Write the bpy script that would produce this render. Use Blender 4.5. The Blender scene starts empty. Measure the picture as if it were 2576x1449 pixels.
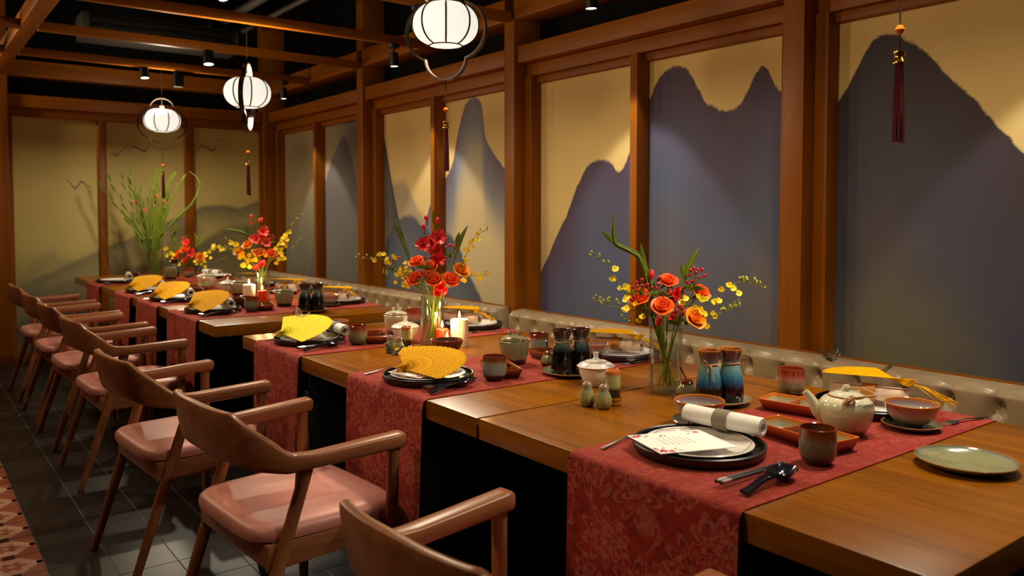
import bpy, bmesh, math, random
from mathutils import Vector, Matrix, Euler

# ------------------------------------------------------------------ camera, world, exposure
scene = bpy.context.scene
COL = scene.collection
rnd = random.Random(7)
PI = math.pi

cam_data = bpy.data.cameras.new('camera')
cam_data.sensor_width = 36.0
cam_data.lens = 2040.0 * 36.0 / 2576.0
cam_data.shift_y = -105.5 / 2576.0
cam_data.clip_start = 0.05
cam_data.dof.use_dof = True
cam_data.dof.focus_distance = 2.55
cam_data.dof.aperture_fstop = 4.0
cam = bpy.data.objects.new('camera', cam_data)
COL.objects.link(cam)
cam.location = (0, 0, 1.29)
YAW, PITCH = math.radians(37.3), math.radians(2.32)
_fw = Vector((math.sin(YAW) * math.cos(PITCH), math.cos(YAW) * math.cos(PITCH), -math.sin(PITCH)))
cam.rotation_euler = _fw.to_track_quat('-Z', 'Y').to_euler()
scene.camera = cam

world = bpy.data.worlds.new('world')
scene.world = world
world.use_nodes = True
world.node_tree.nodes['Background'].inputs[0].default_value = (0.35, 0.25, 0.18, 1)
world.node_tree.nodes['Background'].inputs[1].default_value = 0.02

vs = scene.view_settings
vs.view_transform = 'Standard'
vs.look = 'None'
vs.gamma = 1.0
vs.use_curve_mapping = False
vs.exposure = 0.0

WARM = (1.0, 0.90, 0.70)
SPOTW = (1.0, 0.93, 0.76)      # cooler wall spots
FILLC = (1.0, 0.73, 0.41)      # warm colour of the added fill
# power of the lamps (their fixtures are built further down)
P_MURAL, P_TABLE, P_FILL, P_LANTERN, P_CANDLE = 36.0, 32.0, 64.0, 16.0, 1.0

# ------------------------------------------------------------------ helpers
def C(r, g, b):
    f = lambda x: (x / 255.0 / 12.92) if x / 255.0 <= 0.04045 else ((x / 255.0 + 0.055) / 1.055) ** 2.4
    return (f(r), f(g), f(b), 1.0)

class MB:
    """collects shapes into one mesh"""
    def __init__(self):
        self.v = []; self.f = []; self.m = []
    def add(self, verts, faces, mat=0):
        o = len(self.v)
        self.v += [tuple(p) for p in verts]
        self.f += [tuple(i + o for i in fc) for fc in faces]
        self.m += [mat] * len(faces)
        return self
    def box(self, x0, x1, y0, y1, z0, z1, mat=0):
        return self.add([(x0,y0,z0),(x1,y0,z0),(x1,y1,z0),(x0,y1,z0),(x0,y0,z1),(x1,y0,z1),(x1,y1,z1),(x0,y1,z1)],
                        [(0,3,2,1),(4,5,6,7),(0,1,5,4),(1,2,6,5),(2,3,7,6),(3,0,4,7)], mat)
    def lathe(self, prof, seg=32, mat=0, c=(0,0), wob=None):
        """prof: (r, z); r == 0 closes to a point"""
        vs_, fs = [], []
        rows = []
        for r, z in prof:
            if r <= 1e-7:
                rows.append([len(vs_)]); vs_.append((c[0], c[1], z))
            else:
                row = []
                for i in range(seg):
                    a = 2 * PI * i / seg
                    rr = r * (1 + (wob(a, z) if wob else 0))
                    row.append(len(vs_)); vs_.append((c[0] + rr * math.cos(a), c[1] + rr * math.sin(a), z))
                rows.append(row)
        for a, b in zip(rows, rows[1:]):
            for i in range(seg):
                j = (i + 1) % seg
                if len(a) == 1 and len(b) == 1: continue
                if len(a) == 1: fs.append((a[0], b[j], b[i]))
                elif len(b) == 1: fs.append((a[i], a[j], b[0]))
                else: fs.append((a[i], a[j], b[j], b[i]))
        return self.add(vs_, fs, mat)
    def tube(self, pts, rad, seg=8, mat=0, flat=1.0):
        pts = [Vector(p) for p in pts]
        n = len(pts)
        if not isinstance(rad, (list, tuple)): rad = [rad] * n
        vs_, fs = [], []
        t0 = (pts[1] - pts[0]).normalized()
        up = Vector((0, 0, 1)) if abs(t0.z) < 0.9 else Vector((1, 0, 0))
        nrm = (up - t0 * up.dot(t0)).normalized()
        for k in range(n):
            t = (pts[min(k + 1, n - 1)] - pts[max(k - 1, 0)])
            t = t.normalized() if t.length > 1e-9 else t0
            nrm = nrm - t * nrm.dot(t)
            nrm = nrm.normalized() if nrm.length > 1e-6 else t.orthogonal().normalized()
            bn = t.cross(nrm)
            for i in range(seg):
                a = 2 * PI * i / seg
                vs_.append(pts[k] + nrm * (rad[k] * flat * math.cos(a)) + bn * (rad[k] * math.sin(a)))
        for k in range(n - 1):
            for i in range(seg):
                j = (i + 1) % seg
                fs.append((k*seg+i, k*seg+j, (k+1)*seg+j, (k+1)*seg+i))
        fs.append(tuple(reversed(range(seg)))); fs.append(tuple(range((n-1)*seg, n*seg)))
        return self.add(vs_, fs, mat)
    def prism(self, poly, z0, z1, mat=0, top=None):
        n = len(poly)
        vs_ = [(x, y, z0) for x, y in poly] + [(x, y, z1) for x, y in poly]
        fs = [tuple(reversed(range(n))), tuple(range(n, 2*n))]
        self.add(vs_, fs, mat)
        o = len(self.v) - 2*n
        for i in range(n):
            j = (i + 1) % n
            self.f.append((o+i, o+j, o+n+j, o+n+i)); self.m.append(mat)
        return self
    def sheet(self, rows, mat=0, closed_u=False):
        """rows: list of equally long point rows"""
        nu, nv = len(rows), len(rows[0])
        vs_ = [p for r in rows for p in r]
        fs = []
        for i in range(nu - 1):
            for j in range(nv - 1 + (1 if closed_u else 0)):
                k = (j + 1) % nv
                fs.append((i*nv+j, i*nv+k, (i+1)*nv+k, (i+1)*nv+j))
        return self.add(vs_, fs, mat)
    def slab(self, rows, th, mat=0):
        """a sheet with thickness th along its normals"""
        nu, nv = len(rows), len(rows[0])
        R = [[Vector(p) for p in r] for r in rows]
        N = []
        for i in range(nu):
            for j in range(nv):
                a = R[min(i+1,nu-1)][j] - R[max(i-1,0)][j]
                b = R[i][min(j+1,nv-1)] - R[i][max(j-1,0)]
                n = a.cross(b)
                N.append(n.normalized() if n.length > 1e-12 else Vector((0,0,1)))
        flat = [p for r in R for p in r]
        top = [p + n*th/2 for p, n in zip(flat, N)]
        bot = [p - n*th/2 for p, n in zip(flat, N)]
        M = nu*nv
        fs = []
        for i in range(nu-1):
            for j in range(nv-1):
                a,b,c,d = i*nv+j, i*nv+j+1, (i+1)*nv+j+1, (i+1)*nv+j
                fs.append((a,d,c,b)); fs.append((M+a,M+b,M+c,M+d))
        per = [(0,j) for j in range(nv)] + [(i,nv-1) for i in range(1,nu)] + [(nu-1,j) for j in range(nv-2,-1,-1)] + [(i,0) for i in range(nu-2,0,-1)]
        per = [i*nv+j for i,j in per]
        for a,b in zip(per, per[1:]+per[:1]):
            fs.append((a,b,M+b,M+a))
        return self.add(top+bot, fs, mat)
    def xf(self, mat4, start=0):
        for i in range(start, len(self.v)):
            self.v[i] = tuple(mat4 @ Vector(self.v[i]))
        return self
    def mesh(self, name, mats, bevel=0, smooth=True, ang=40, fixn=True):
        me = bpy.data.meshes.new(name)
        me.from_pydata(self.v, [], self.f)
        if not isinstance(mats, (list, tuple)): mats = [mats]
        for m in mats: me.materials.append(m)
        me.polygons.foreach_set('material_index', self.m)
        if bevel or fixn:
            bm = bmesh.new(); bm.from_mesh(me)
            if fixn: bmesh.ops.recalc_face_normals(bm, faces=bm.faces)
            if bevel:
                es = [e for e in bm.edges if len(e.link_faces) == 2 and e.calc_face_angle(0) > 0.6]
                bmesh.ops.bevel(bm, geom=es, offset=bevel, segments=2, profile=0.6, affect='EDGES', clamp_overlap=True)
            bm.to_mesh(me); bm.free()
        if smooth:
            me.polygons.foreach_set('use_smooth', [True]*len(me.polygons))
            me.set_sharp_from_angle(angle=math.radians(ang))
        me.update()
        return me
    def build(self, name, mats, parent=None, **kw):
        return link(name, self.mesh(name, mats, **kw), parent)

def link(name, me, parent=None, loc=None, rot=None):
    o = bpy.data.objects.new(name, me)
    COL.objects.link(o)
    if parent is not None: o.parent = parent
    if loc is not None: o.location = loc
    if rot is not None: o.rotation_euler = rot
    return o

def tag(o, label=None, cat=None, group=None, kind=None):
    if label: o['label'] = label
    if cat: o['category'] = cat
    if group: o['group'] = group
    if kind: o['kind'] = kind
    return o

def thing(name, loc=(0,0,0), rz=0.0, label=None, cat=None, group=None):
    e = bpy.data.objects.new(name, None)
    e.empty_display_size = 0.05
    COL.objects.link(e)
    e.location = loc; e.rotation_euler = (0, 0, rz)
    return tag(e, label, cat, group)

def clone(o, parent=None):
    c = o.copy(); COL.objects.link(c); c.parent = parent
    for ch in list(o.children): clone(ch, c)
    return c

_protos = {}
def put(kind, loc, rz, label, cat, group=None, rot=None, scale=None):
    """first call builds the thing itself, later calls copy it with its parts"""
    maker = MAKERS[kind]
    if kind not in _protos:
        o = maker(); _protos[kind] = o
    else:
        o = clone(_protos[kind])
    o.location = loc
    o.rotation_euler = rot if rot else (0, 0, rz)
    if scale: o.scale = (scale,)*3
    for k in ('label','category','group'):
        if k in o: del o[k]
    return tag(o, label, cat, group)

def struct(name, mb, mats, parent=None, **kw):
    o = mb.build(name, mats, parent, **kw)
    if parent is None: o['kind'] = 'structure'
    return o

def spline(pts, n):
    """Catmull-Rom through pts, n samples"""
    P = [Vector(p) for p in pts]
    P = [P[0]*2 - P[1]] + P + [P[-1]*2 - P[-2]]
    out = []
    segs = len(P) - 3
    for k in range(n):
        t = k / (n - 1) * segs
        i = min(int(t), segs - 1); t -= i
        a, b, c, d = P[i:i+4]
        out.append(0.5 * ((2*b) + (c - a)*t + (2*a - 5*b + 4*c - d)*t*t + (3*b - a - 3*c + d)*t*t*t))
    return out

# ------------------------------------------------------------------ materials
MATS = {}
def newmat(name):
    m = bpy.data.materials.new(name); m.use_nodes = True
    MATS[name] = m
    nt = m.node_tree
    return m, nt, nt.nodes['Principled BSDF']
def N(nt, typ, **kw):
    n = nt.nodes.new(typ)
    for k, v in kw.items(): setattr(n, k, v)
    return n
def setin(node, **kw):
    for k, v in kw.items(): node.inputs[k].default_value = v
def coords(nt, scale=(1,1,1), rot=(0,0,0), kind='Object'):
    tc = N(nt, 'ShaderNodeTexCoord'); mp = N(nt, 'ShaderNodeMapping')
    mp.inputs['Scale'].default_value = scale; mp.inputs['Rotation'].default_value = rot
    nt.links.new(tc.outputs[kind], mp.inputs['Vector'])
    return mp.outputs['Vector']
def noise(nt, vec, scale=5, detail=4, rough=0.6, dist=0.0):
    n = N(nt, 'ShaderNodeTexNoise')
    n.inputs['Scale'].default_value = scale; n.inputs['Detail'].default_value = detail
    n.inputs['Roughness'].default_value = rough; n.inputs['Distortion'].default_value = dist
    nt.links.new(vec, n.inputs['Vector'])
    return n.outputs['Fac']
def ramp(nt, fac, stops, interp='LINEAR'):
    r = N(nt, 'ShaderNodeValToRGB'); r.color_ramp.interpolation = interp
    el = r.color_ramp.elements
    while len(el) < len(stops): el.new(0.5)
    for e, (p, c) in zip(el, stops): e.position = p; e.color = c
    nt.links.new(fac, r.inputs['Fac'])
    return r.outputs['Color']
def math_(nt, op, a, b=None, clamp=False, c=None):
    n = N(nt, 'ShaderNodeMath', operation=op); n.use_clamp = clamp
    for i, x in enumerate((a, b, c)):
        if x is None: continue
        if isinstance(x, (int, float)): n.inputs[i].default_value = x
        else: nt.links.new(x, n.inputs[i])
    return n.outputs[0]
def mix(nt, fac, a, b, blend='MIX'):
    n = N(nt, 'ShaderNodeMix', data_type='RGBA', blend_type=blend)
    if isinstance(fac, (int, float)): n.inputs[0].default_value = fac
    else: nt.links.new(fac, n.inputs[0])
    for i, x in ((6, a), (7, b)):
        if isinstance(x, tuple): n.inputs[i].default_value = x
        else: nt.links.new(x, n.inputs[i])
    return n.outputs[2]
def bump(nt, bsdf, h, strength=0.2, dist=0.002):
    b = N(nt, 'ShaderNodeBump'); b.inputs['Strength'].default_value = strength; b.inputs['Distance'].default_value = dist
    nt.links.new(h, b.inputs['Height']); nt.links.new(b.outputs['Normal'], bsdf.inputs['Normal'])

def mat_plain(name, col, rough=0.5, metal=0.0, spec=0.5, var=0.0, vscale=30, coat=0.0, bmp=0.0, sss=0.0):
    m, nt, b = newmat(name)
    setin(b, **{'Base Color': col, 'Roughness': rough, 'Metallic': metal, 'Specular IOR Level': spec, 'Coat Weight': coat})
    if sss:
        b.inputs['Subsurface Weight'].default_value = sss
        b.inputs['Subsurface Radius'].default_value = (0.01, 0.004, 0.002)
    if var or bmp:
        nz = noise(nt, coords(nt), vscale)
        if var:
            lo = tuple(c*(1-var) for c in col[:3]) + (1,); hi = tuple(min(1, c*(1+var)) for c in col[:3]) + (1,)
            nt.links.new(ramp(nt, nz, [(0.3, lo), (0.7, hi)]), b.inputs['Base Color'])
        if bmp: bump(nt, b, nz, bmp)
    return m

def mat_wood(name, col, axis, rough=0.35, contrast=0.35, fine=60, coat=0.0, spec=0.22):
    m, nt, b = newmat(name)
    sc = [1, 1, 1]; sc['xyz'.index(axis)] = 0.05
    v = coords(nt, tuple(sc))
    big = noise(nt, v, 9, 3, 0.6, 1.2)
    fin = noise(nt, v, fine, 5, 0.65, 0.3)
    f = math_(nt, 'ADD', math_(nt, 'MULTIPLY', big, 0.6), math_(nt, 'MULTIPLY', fin, 0.4))
    lo = tuple(c*(1-contrast) for c in col[:3]) + (1,); hi = tuple(min(1, c*(1+contrast)) for c in col[:3]) + (1,)
    nt.links.new(ramp(nt, f, [(0.36, lo), (0.5, col), (0.64, hi)]), b.inputs['Base Color'])
    setin(b, Roughness=rough, **{'Specular IOR Level': spec, 'Coat Weight': coat, 'Coat Roughness': 0.25})
    bump(nt, b, fin, 0.08, 0.001)
    return m

def mat_glaze(name, stops, zmax, drip=0.12, rough=0.14, speck=0.12, sx=40):
    """ceramic glaze running down from the rim; stops over height 0..zmax"""
    m, nt, b = newmat(name)
    tc = N(nt, 'ShaderNodeTexCoord'); sp = N(nt, 'ShaderNodeSeparateXYZ')
    nt.links.new(tc.outputs['Object'], sp.inputs[0])
    z = math_(nt, 'DIVIDE', sp.outputs[2], zmax)
    nz = noise(nt, coords(nt, (sx, sx, sx*0.18)), 1.0, 3, 0.6)
    z = math_(nt, 'ADD', z, math_(nt, 'MULTIPLY', math_(nt, 'SUBTRACT', nz, 0.5), drip*2))
    c = ramp(nt, z, stops)
    sk = noise(nt, coords(nt), 260, 2, 0.7)
    c = mix(nt, speck, c, ramp(nt, sk, [(0.35, (0.02,0.015,0.012,1)), (0.65, (0.75,0.75,0.7,1))]), 'OVERLAY')
    nt.links.new(c, b.inputs['Base Color'])
    setin(b, Roughness=rough, **{'Coat Weight': 0.4, 'Coat Roughness': 0.08})
    return m

def mat_emit(name, col, strength):
    m, nt, b = newmat(name)
    setin(b, **{'Base Color': col, 'Emission Color': col, 'Emission Strength': strength, 'Roughness': 0.5})
    return m

def mat_glass(name, col=(1,1,1,1), ior=1.45, rough=0.0):
    m, nt, b = newmat(name)
    setin(b, **{'Base Color': col, 'Transmission Weight': 1.0, 'IOR': ior, 'Roughness': rough})
    return m

def mat_thin(name, tint, gloss):
    """thin clear glass: see-through with a fresnel sheen"""
    m, nt, b = newmat(name)
    tr = N(nt, 'ShaderNodeBsdfTransparent'); tr.inputs[0].default_value = tint
    gl = N(nt, 'ShaderNodeBsdfGlossy'); gl.inputs['Roughness'].default_value = 0.02
    lw = N(nt, 'ShaderNodeLayerWeight'); lw.inputs['Blend'].default_value = 0.35
    fac = math_(nt, 'ADD', math_(nt, 'MULTIPLY', lw.outputs['Facing'], 0.45), gloss*0.4)
    mx = N(nt, 'ShaderNodeMixShader')
    nt.links.new(fac, mx.inputs[0]); nt.links.new(tr.outputs[0], mx.inputs[1]); nt.links.new(gl.outputs[0], mx.inputs[2])
    nt.links.new(mx.outputs[0], nt.nodes['Material Output'].inputs['Surface'])
    return m

WOODC = C(134, 74, 4)
w_post = mat_wood('wood_vertical', WOODC, 'z', 0.42, 0.22)
w_beam_y = mat_wood('wood_lengthwise', WOODC, 'y', 0.42, 0.22)
w_beam_x = mat_wood('wood_crosswise', WOODC, 'x', 0.42, 0.22)
w_table = mat_wood('table_oak', C(132, 76, 2), 'y', 0.27, 0.32, 70, coat=0.1, spec=0.22)
w_chair = mat_wood('chair_walnut', C(152, 94, 62), 'x', 0.34, 0.28, 80, coat=0.15)
w_chairz = mat_wood('chair_walnut_leg', C(152, 94, 62), 'z', 0.38, 0.28, 80)
pink = mat_plain('pink_leather', C(200, 130, 120), 0.42, var=0.08, vscale=14, bmp=0.03)
black_metal = mat_plain('black_metal', C(26, 24, 23), 0.38, 0.6)
black_paint = mat_plain('black_paint', C(9, 8, 8), 0.9, spec=0.1)
dark_grey = mat_plain('grey_plastic', C(46, 45, 44), 0.55)
dark_pipe = mat_plain('dark_pipe', C(48, 44, 42), 0.6)
tile_black = mat_plain('black_tile', C(40, 37, 38), 0.36, var=0.3, vscale=9)
grout = mat_plain('grout', C(112, 106, 100), 0.85)
tile_red = mat_plain('red_cement', C(170, 82, 54), 0.45, var=0.15, vscale=40)
tile_cream = mat_plain('cream_cement', C(214, 164, 136), 0.45, var=0.1, vscale=40)
leather = mat_plain('taupe_leather', C(150, 128, 100), 0.34, var=0.08, vscale=6, bmp=0.04)
steel = mat_plain('steel', C(200, 196, 190), 0.2, 1.0)
gold = mat_plain('gold_metal', C(212, 160, 70), 0.22, 1.0)
amber = mat_plain('amber_bead', C(190, 90, 20), 0.1, coat=0.6)
cord_dark = mat_plain('dark_cord', C(40, 22, 20), 0.8)
tassel_red = mat_plain('maroon_silk', C(104, 24, 30), 0.6, var=0.3, vscale=200)
frame_dark = mat_plain('bronze_bar', C(48, 38, 34), 0.35, 0.7)
lantern_glow = mat_emit('lantern_glow', (1.0, 0.96, 0.84, 1), 0.85)
bulb_glow = mat_emit('spot_glow', (1.0, 0.92, 0.7, 1), 6.0)
flame = mat_emit('flame', (1.0, 0.62, 0.16, 1), 14.0)
glass = mat_thin('clear_glass', (0.93, 0.97, 0.94, 1), 0.10)
water = mat_thin('water', (0.94, 0.97, 0.86, 1), 0.05)
white_cer = mat_plain('white_porcelain', C(232, 228, 222), 0.16, coat=0.3)
black_cer = mat_plain('black_stoneware', C(34, 32, 32), 0.33, var=0.15, vscale=80)
napkin_white = mat_plain('white_linen', C(236, 232, 228), 0.85, var=0.04, vscale=80)
napkin_pink = mat_plain('patterned_linen', C(206, 178, 160), 0.85, var=0.12, vscale=60)
band_tan = mat_plain('tan_band', C(128, 116, 98), 0.6)
band_amber = mat_plain('amber_band', C(168, 104, 28), 0.35)
paper = mat_plain('white_card', C(244, 242, 240), 0.7)
print_red = mat_plain('red_print', C(186, 44, 48), 0.7)
print_dark = mat_plain('wine_print', C(110, 70, 84), 0.7)
print_grey = mat_plain('grey_print', C(186, 172, 172), 0.7)
print_leaf = mat_plain('leaf_print', C(120, 118, 96), 0.7)
chop_dark = mat_plain('dark_lacquer', C(52, 46, 44), 0.3)
butter_black = mat_plain('black_wire', C(24, 20, 20), 0.5)
butter_pink = mat_plain('pink_wing', C(196, 150, 160), 0.5)
wax_white = mat_plain('white_wax', C(248, 236, 214), 0.45, sss=0.6)
wax_red = mat_plain('red_wax', C(226, 66, 30), 0.4, sss=0.5)
twine = mat_plain('twine', C(176, 132, 84), 0.9, var=0.25, vscale=300)
copper = mat_plain('copper_wire', C(150, 82, 56), 0.4, 0.7)
leaf_green = mat_plain('leaf_green', C(88, 108, 22), 0.45, var=0.25, vscale=30)
stem_green = mat_plain('stem_green', C(104, 122, 24), 0.5, var=0.2, vscale=30)
bud_green = mat_plain('bud_green', C(168, 166, 44), 0.5)
orange_pet = mat_plain('orange_petal', C(246, 104, 20), 0.5, var=0.12, vscale=30, sss=0.15)
amber_pet = mat_plain('amber_petal', C(250, 150, 14), 0.5, var=0.12, vscale=30, sss=0.15)
red_pet = mat_plain('red_petal', C(222, 22, 34), 0.5, var=0.15, vscale=40, sss=0.15)
coral_pet = mat_plain('coral_petal', C(240, 66, 60), 0.5, var=0.12, vscale=40, sss=0.15)
yellow_pet = mat_plain('yellow_petal', C(246, 214, 10), 0.5, var=0.12, vscale=60, sss=0.15)
berry_red = mat_plain('berry_red', C(178, 18, 36), 0.22, coat=0.4)

# glazes
g_cup_teal = mat_glaze('glaze_grey_teal', [(0.0, C(24,18,18)), (0.2, C(30,26,26)), (0.3, C(120,132,130)), (0.72, C(128,138,132)), (0.84, C(120,66,40)), (1.0, C(110,40,22))], 0.078)
g_cup_green = mat_glaze('glaze_moss_rust', [(0.0, C(30,26,22)), (0.14, C(70,72,62)), (0.6, C(122,130,106)), (0.8, C(128,78,50)), (1.0, C(120,44,22))], 0.078, 0.15)
g_cup_red = mat_glaze('glaze_red_streak', [(0.0, C(60,74,70)), (0.35, C(130,142,124)), (0.6, C(176,120,100)), (0.8, C(150,52,34)), (1.0, C(130,48,22))], 0.078, 0.22)
g_bowl = mat_glaze('glaze_pale_bowl', [(0.0, C(40,40,34)), (0.2, C(110,112,92)), (0.55, C(176,168,156)), (0.85, C(150,108,104)), (0.95, C(178,100,30)), (1.0, C(190,112,36))], 0.058, 0.06)
g_bowl_in = mat_glaze('glaze_pale_inside', [(0.0, C(190,190,140)), (0.5, C(186,186,172)), (0.8, C(140,120,140)), (0.97, C(176,104,40)), (1.0, C(190,110,40))], 0.058, 0.08)
g_bowl_brown = mat_glaze('glaze_dark_bowl', [(0.0, C(30,22,20)), (0.5, C(62,40,34)), (0.9, C(98,42,26)), (1.0, C(116,50,26))], 0.058, 0.1)
g_bowl_brown_in = mat_glaze('glaze_slate_inside', [(0.0, C(96,100,98)), (0.7, C(84,78,78)), (1.0, C(110,52,30))], 0.058, 0.1)
g_saucer = mat_glaze('glaze_saucer', [(0.0, C(70,40,26)), (0.5, C(132,132,108)), (0.8, C(126,122,100)), (1.0, C(170,96,34))], 0.016, 0.05)
g_plate_green = mat_glaze('glaze_green_plate', [(0.0, C(60,40,24)), (0.3, C(140,138,100)), (0.75, C(132,134,108)), (0.9, C(96,104,104)), (1.0, C(170,108,40))], 0.02, 0.03)
g_dish = mat_glaze('glaze_rust_dish', [(0.0, C(54,22,22)), (0.45, C(126,46,34)), (0.8, C(166,70,26)), (1.0, C(200,104,26))], 0.03, 0.14)
g_dish_in = mat_glaze('glaze_dish_inside', [(0.0, C(176,180,158)), (0.55, C(170,168,146)), (0.85, C(186,130,70)), (1.0, C(196,96,30))], 0.03, 0.08)
g_dish_dark = mat_glaze('glaze_dark_dish', [(0.0, C(26,14,14)), (0.5, C(66,30,22)), (0.85, C(120,54,24)), (1.0, C(150,80,30))], 0.03, 0.14)
g_dish_dark_in = mat_glaze('glaze_dark_dish_in', [(0.0, C(112,54,24)), (0.6, C(96,42,22)), (1.0, C(140,70,28))], 0.03, 0.1)
g_teapot = mat_glaze('glaze_teapot', [(0.0, C(100,84,88)), (0.12, C(120,100,104)), (0.22, C(196,190,158)), (0.6, C(206,200,168)), (0.85, C(214,210,184)), (1.0, C(200,196,172))], 0.1, 0.05)
g_pot_olive = mat_glaze('glaze_olive', [(0.0, C(40,28,22)), (0.14, C(48,32,24)), (0.2, C(134,128,96)), (0.75, C(140,134,102)), (1.0, C(120,120,92))], 0.115, 0.05)
g_tok_blue = mat_glaze('glaze_blue_bottle', [(0.0, C(22,16,20)), (0.28, C(26,18,22)), (0.38, C(34,82,122)), (0.52, C(72,132,158)), (0.7, C(128,164,160)), (0.78, C(92,88,96)), (0.95, C(96,60,56)), (1.0, C(190,112,40))], 0.148, 0.06)
g_tok_dark = mat_glaze('glaze_dark_bottle', [(0.0, C(10,9,11)), (0.5, C(14,13,16)), (0.6, C(50,66,72)), (0.72, C(92,106,104)), (0.85, C(48,42,44)), (1.0, C(66,34,28))], 0.148, 0.08)
g_shaker = mat_glaze('glaze_shaker', [(0.0, C(110,104,60)), (0.4, C(150,148,92)), (0.7, C(140,142,110)), (0.88, C(150,128,112)), (1.0, C(140,96,74))], 0.07, 0.1)
g_tooth = mat_glaze('glaze_holder', [(0.0, C(150,86,26)), (0.2, C(160,92,28)), (0.26, C(40,26,20)), (0.45, C(48,30,22)), (0.55, C(164,166,104)), (0.82, C(170,160,112)), (0.9, C(178,96,50)), (1.0, C(190,110,40))], 0.1, 0.03)
g_spoon = mat_plain('glaze_navy_spoon', C(30, 28, 42), 0.12, coat=0.4)

# mural print: misty hills over a cream ground, silhouettes from float curves
def mat_mural(name, axis, s0, s1, ground, layers, birds=()):
    m, nt, b = newmat(name)
    tc = N(nt, 'ShaderNodeTexCoord'); sp = N(nt, 'ShaderNodeSeparateXYZ')
    nt.links.new(tc.outputs['Object'], sp.inputs[0])
    s = sp.outputs['XYZ'.index(axis)]; z = sp.outputs[2]
    sn = math_(nt, 'DIVIDE', math_(nt, 'SUBTRACT', s, s0), s1 - s0)
    wob = noise(nt, coords(nt), 16, 6, 0.7)
    wob = math_(nt, 'MULTIPLY', math_(nt, 'SUBTRACT', wob, 0.5), 0.05)
    cloud = noise(nt, coords(nt), 2.2, 5, 0.6)
    cloud2 = noise(nt, coords(nt, (1,1,1), (0.4,0.8,0.2)), 1.4, 4, 0.55)
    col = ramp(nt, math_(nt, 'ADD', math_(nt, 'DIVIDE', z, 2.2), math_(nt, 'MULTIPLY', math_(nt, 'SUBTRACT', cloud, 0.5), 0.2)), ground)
    for (pts, soft, top, mid, low, fade, opac) in layers:
        fc = N(nt, 'ShaderNodeFloatCurve')
        cv = fc.mapping.curves[0]
        P = sorted(((p[0]-s0)/(s1-s0), p[1]/2.2) for p in pts)
        while len(cv.points) < len(P): cv.points.new(0.5, 0.5)
        for q, (a, h) in zip(cv.points, P):
            q.location = (a, h); q.handle_type = 'AUTO_CLAMPED'
        fc.mapping.update()
        nt.links.new(sn, fc.inputs['Value'])
        h = math_(nt, 'MULTIPLY', fc.outputs[0], 2.2)
        d = math_(nt, 'ADD', math_(nt, 'SUBTRACT', h, z), wob)
        mask = math_(nt, 'DIVIDE', d, soft, clamp=True)
        depth = math_(nt, 'ADD', math_(nt, 'DIVIDE', d, fade), math_(nt, 'MULTIPLY', math_(nt, 'SUBTRACT', cloud2, 0.5), 0.7))
        lc = ramp(nt, depth, [(0.0, top), (0.45, mid), (1.0, low)])
        op = ramp(nt, depth, [(0.0, (opac[0],)*3+(1,)), (1.0, (opac[1],)*3+(1,))])
        fac = math_(nt, 'MULTIPLY', mask, op)
        col = mix(nt, fac, col, lc)
    nt.links.new(col, b.inputs['Base Color'])
    setin(b, Roughness=0.62, **{'Specular IOR Level': 0.3})
    return m

CREAM = C(214, 188, 128)
M1 = [(2.1,0.0),(2.03,0.05),(1.99,1.2),(1.95,1.62),(1.897,1.732),(1.843,1.808),(1.793,1.899),(1.752,1.964),(1.711,2.0),(1.67,2.005),(1.599,1.97),(1.537,1.922),(1.446,1.819),(1.36,1.728),(1.276,1.626),(1.176,1.507),(0.9,1.15),(0.5,0.95),(-0.1,1.4),(-0.6,1.0)]
M2 = [(4.4,0.3),(3.95,0.78),(3.852,0.915),(3.757,1.041),(3.684,1.163),(3.594,1.281),(3.508,1.442),(3.441,1.531),(3.375,1.584),(3.31,1.596),(3.247,1.584),(3.2,1.554),(3.157,1.519),(3.109,1.577),(3.074,1.643),(3.03,1.75),(2.926,1.91),(2.858,2.003),(2.792,2.034),(2.735,2.03),(2.676,1.988),(2.612,1.893),(2.563,1.82),(2.515,1.8),(2.445,1.78),(2.388,1.792),(2.349,1.825),(2.31,1.9),(2.281,1.943),(2.26,1.97),(2.229,1.953),(2.207,1.888),(2.155,1.838),(2.0,1.6),(1.9,0.9),(1.8,0.2)]
M4 = [(5.3,1.0),(5.0,1.48),(4.914,1.535),(4.831,1.616),(4.78,1.72),(4.753,1.834),(4.703,1.94),(4.629,2.055),(4.557,2.079),(4.478,2.059),(4.441,1.942),(4.418,1.809),(4.329,1.698),(4.219,1.602),(4.0,1.35),(3.8,0.4)]
M4L = [(6.0,0.6),(5.834,0.957),(5.699,1.184),(5.571,1.263),(5.417,1.294),(5.241,1.22),(5.018,1.16),(4.917,1.166),(4.757,1.085),(4.609,0.897),(4.421,0.681),(4.2,0.4),(3.9,0.2)]
M5 = [(6.0,2.08),(5.9,1.98),(5.821,1.915),(5.757,1.753),(5.694,1.56),(5.602,1.3),(5.4,0.8),(5.2,0.3)]
M5B = [(5.95,1.2),(5.695,1.546),(5.536,1.571),(5.415,1.491),(5.298,1.369),(5.184,1.279),(4.95,1.05),(4.6,0.5)]
M6 = [(7.15,1.1),(6.98,1.5),(6.892,1.638),(6.789,1.776),(6.663,1.892),(6.566,1.965),(6.489,1.915),(6.391,1.789),(6.304,1.582),(6.1,1.2),(5.9,0.4)]
M6B = [(8.1,0.8),(7.825,1.037),(7.668,1.197),(7.467,1.391),(7.276,1.502),(7.068,1.534),(6.8,1.4),(6.5,0.9)]
SLATE, PURP, BLUE, MIST, BROWN = C(78,80,92), C(98,76,92), C(112,132,148), C(176,160,130), C(122,104,92)
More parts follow.
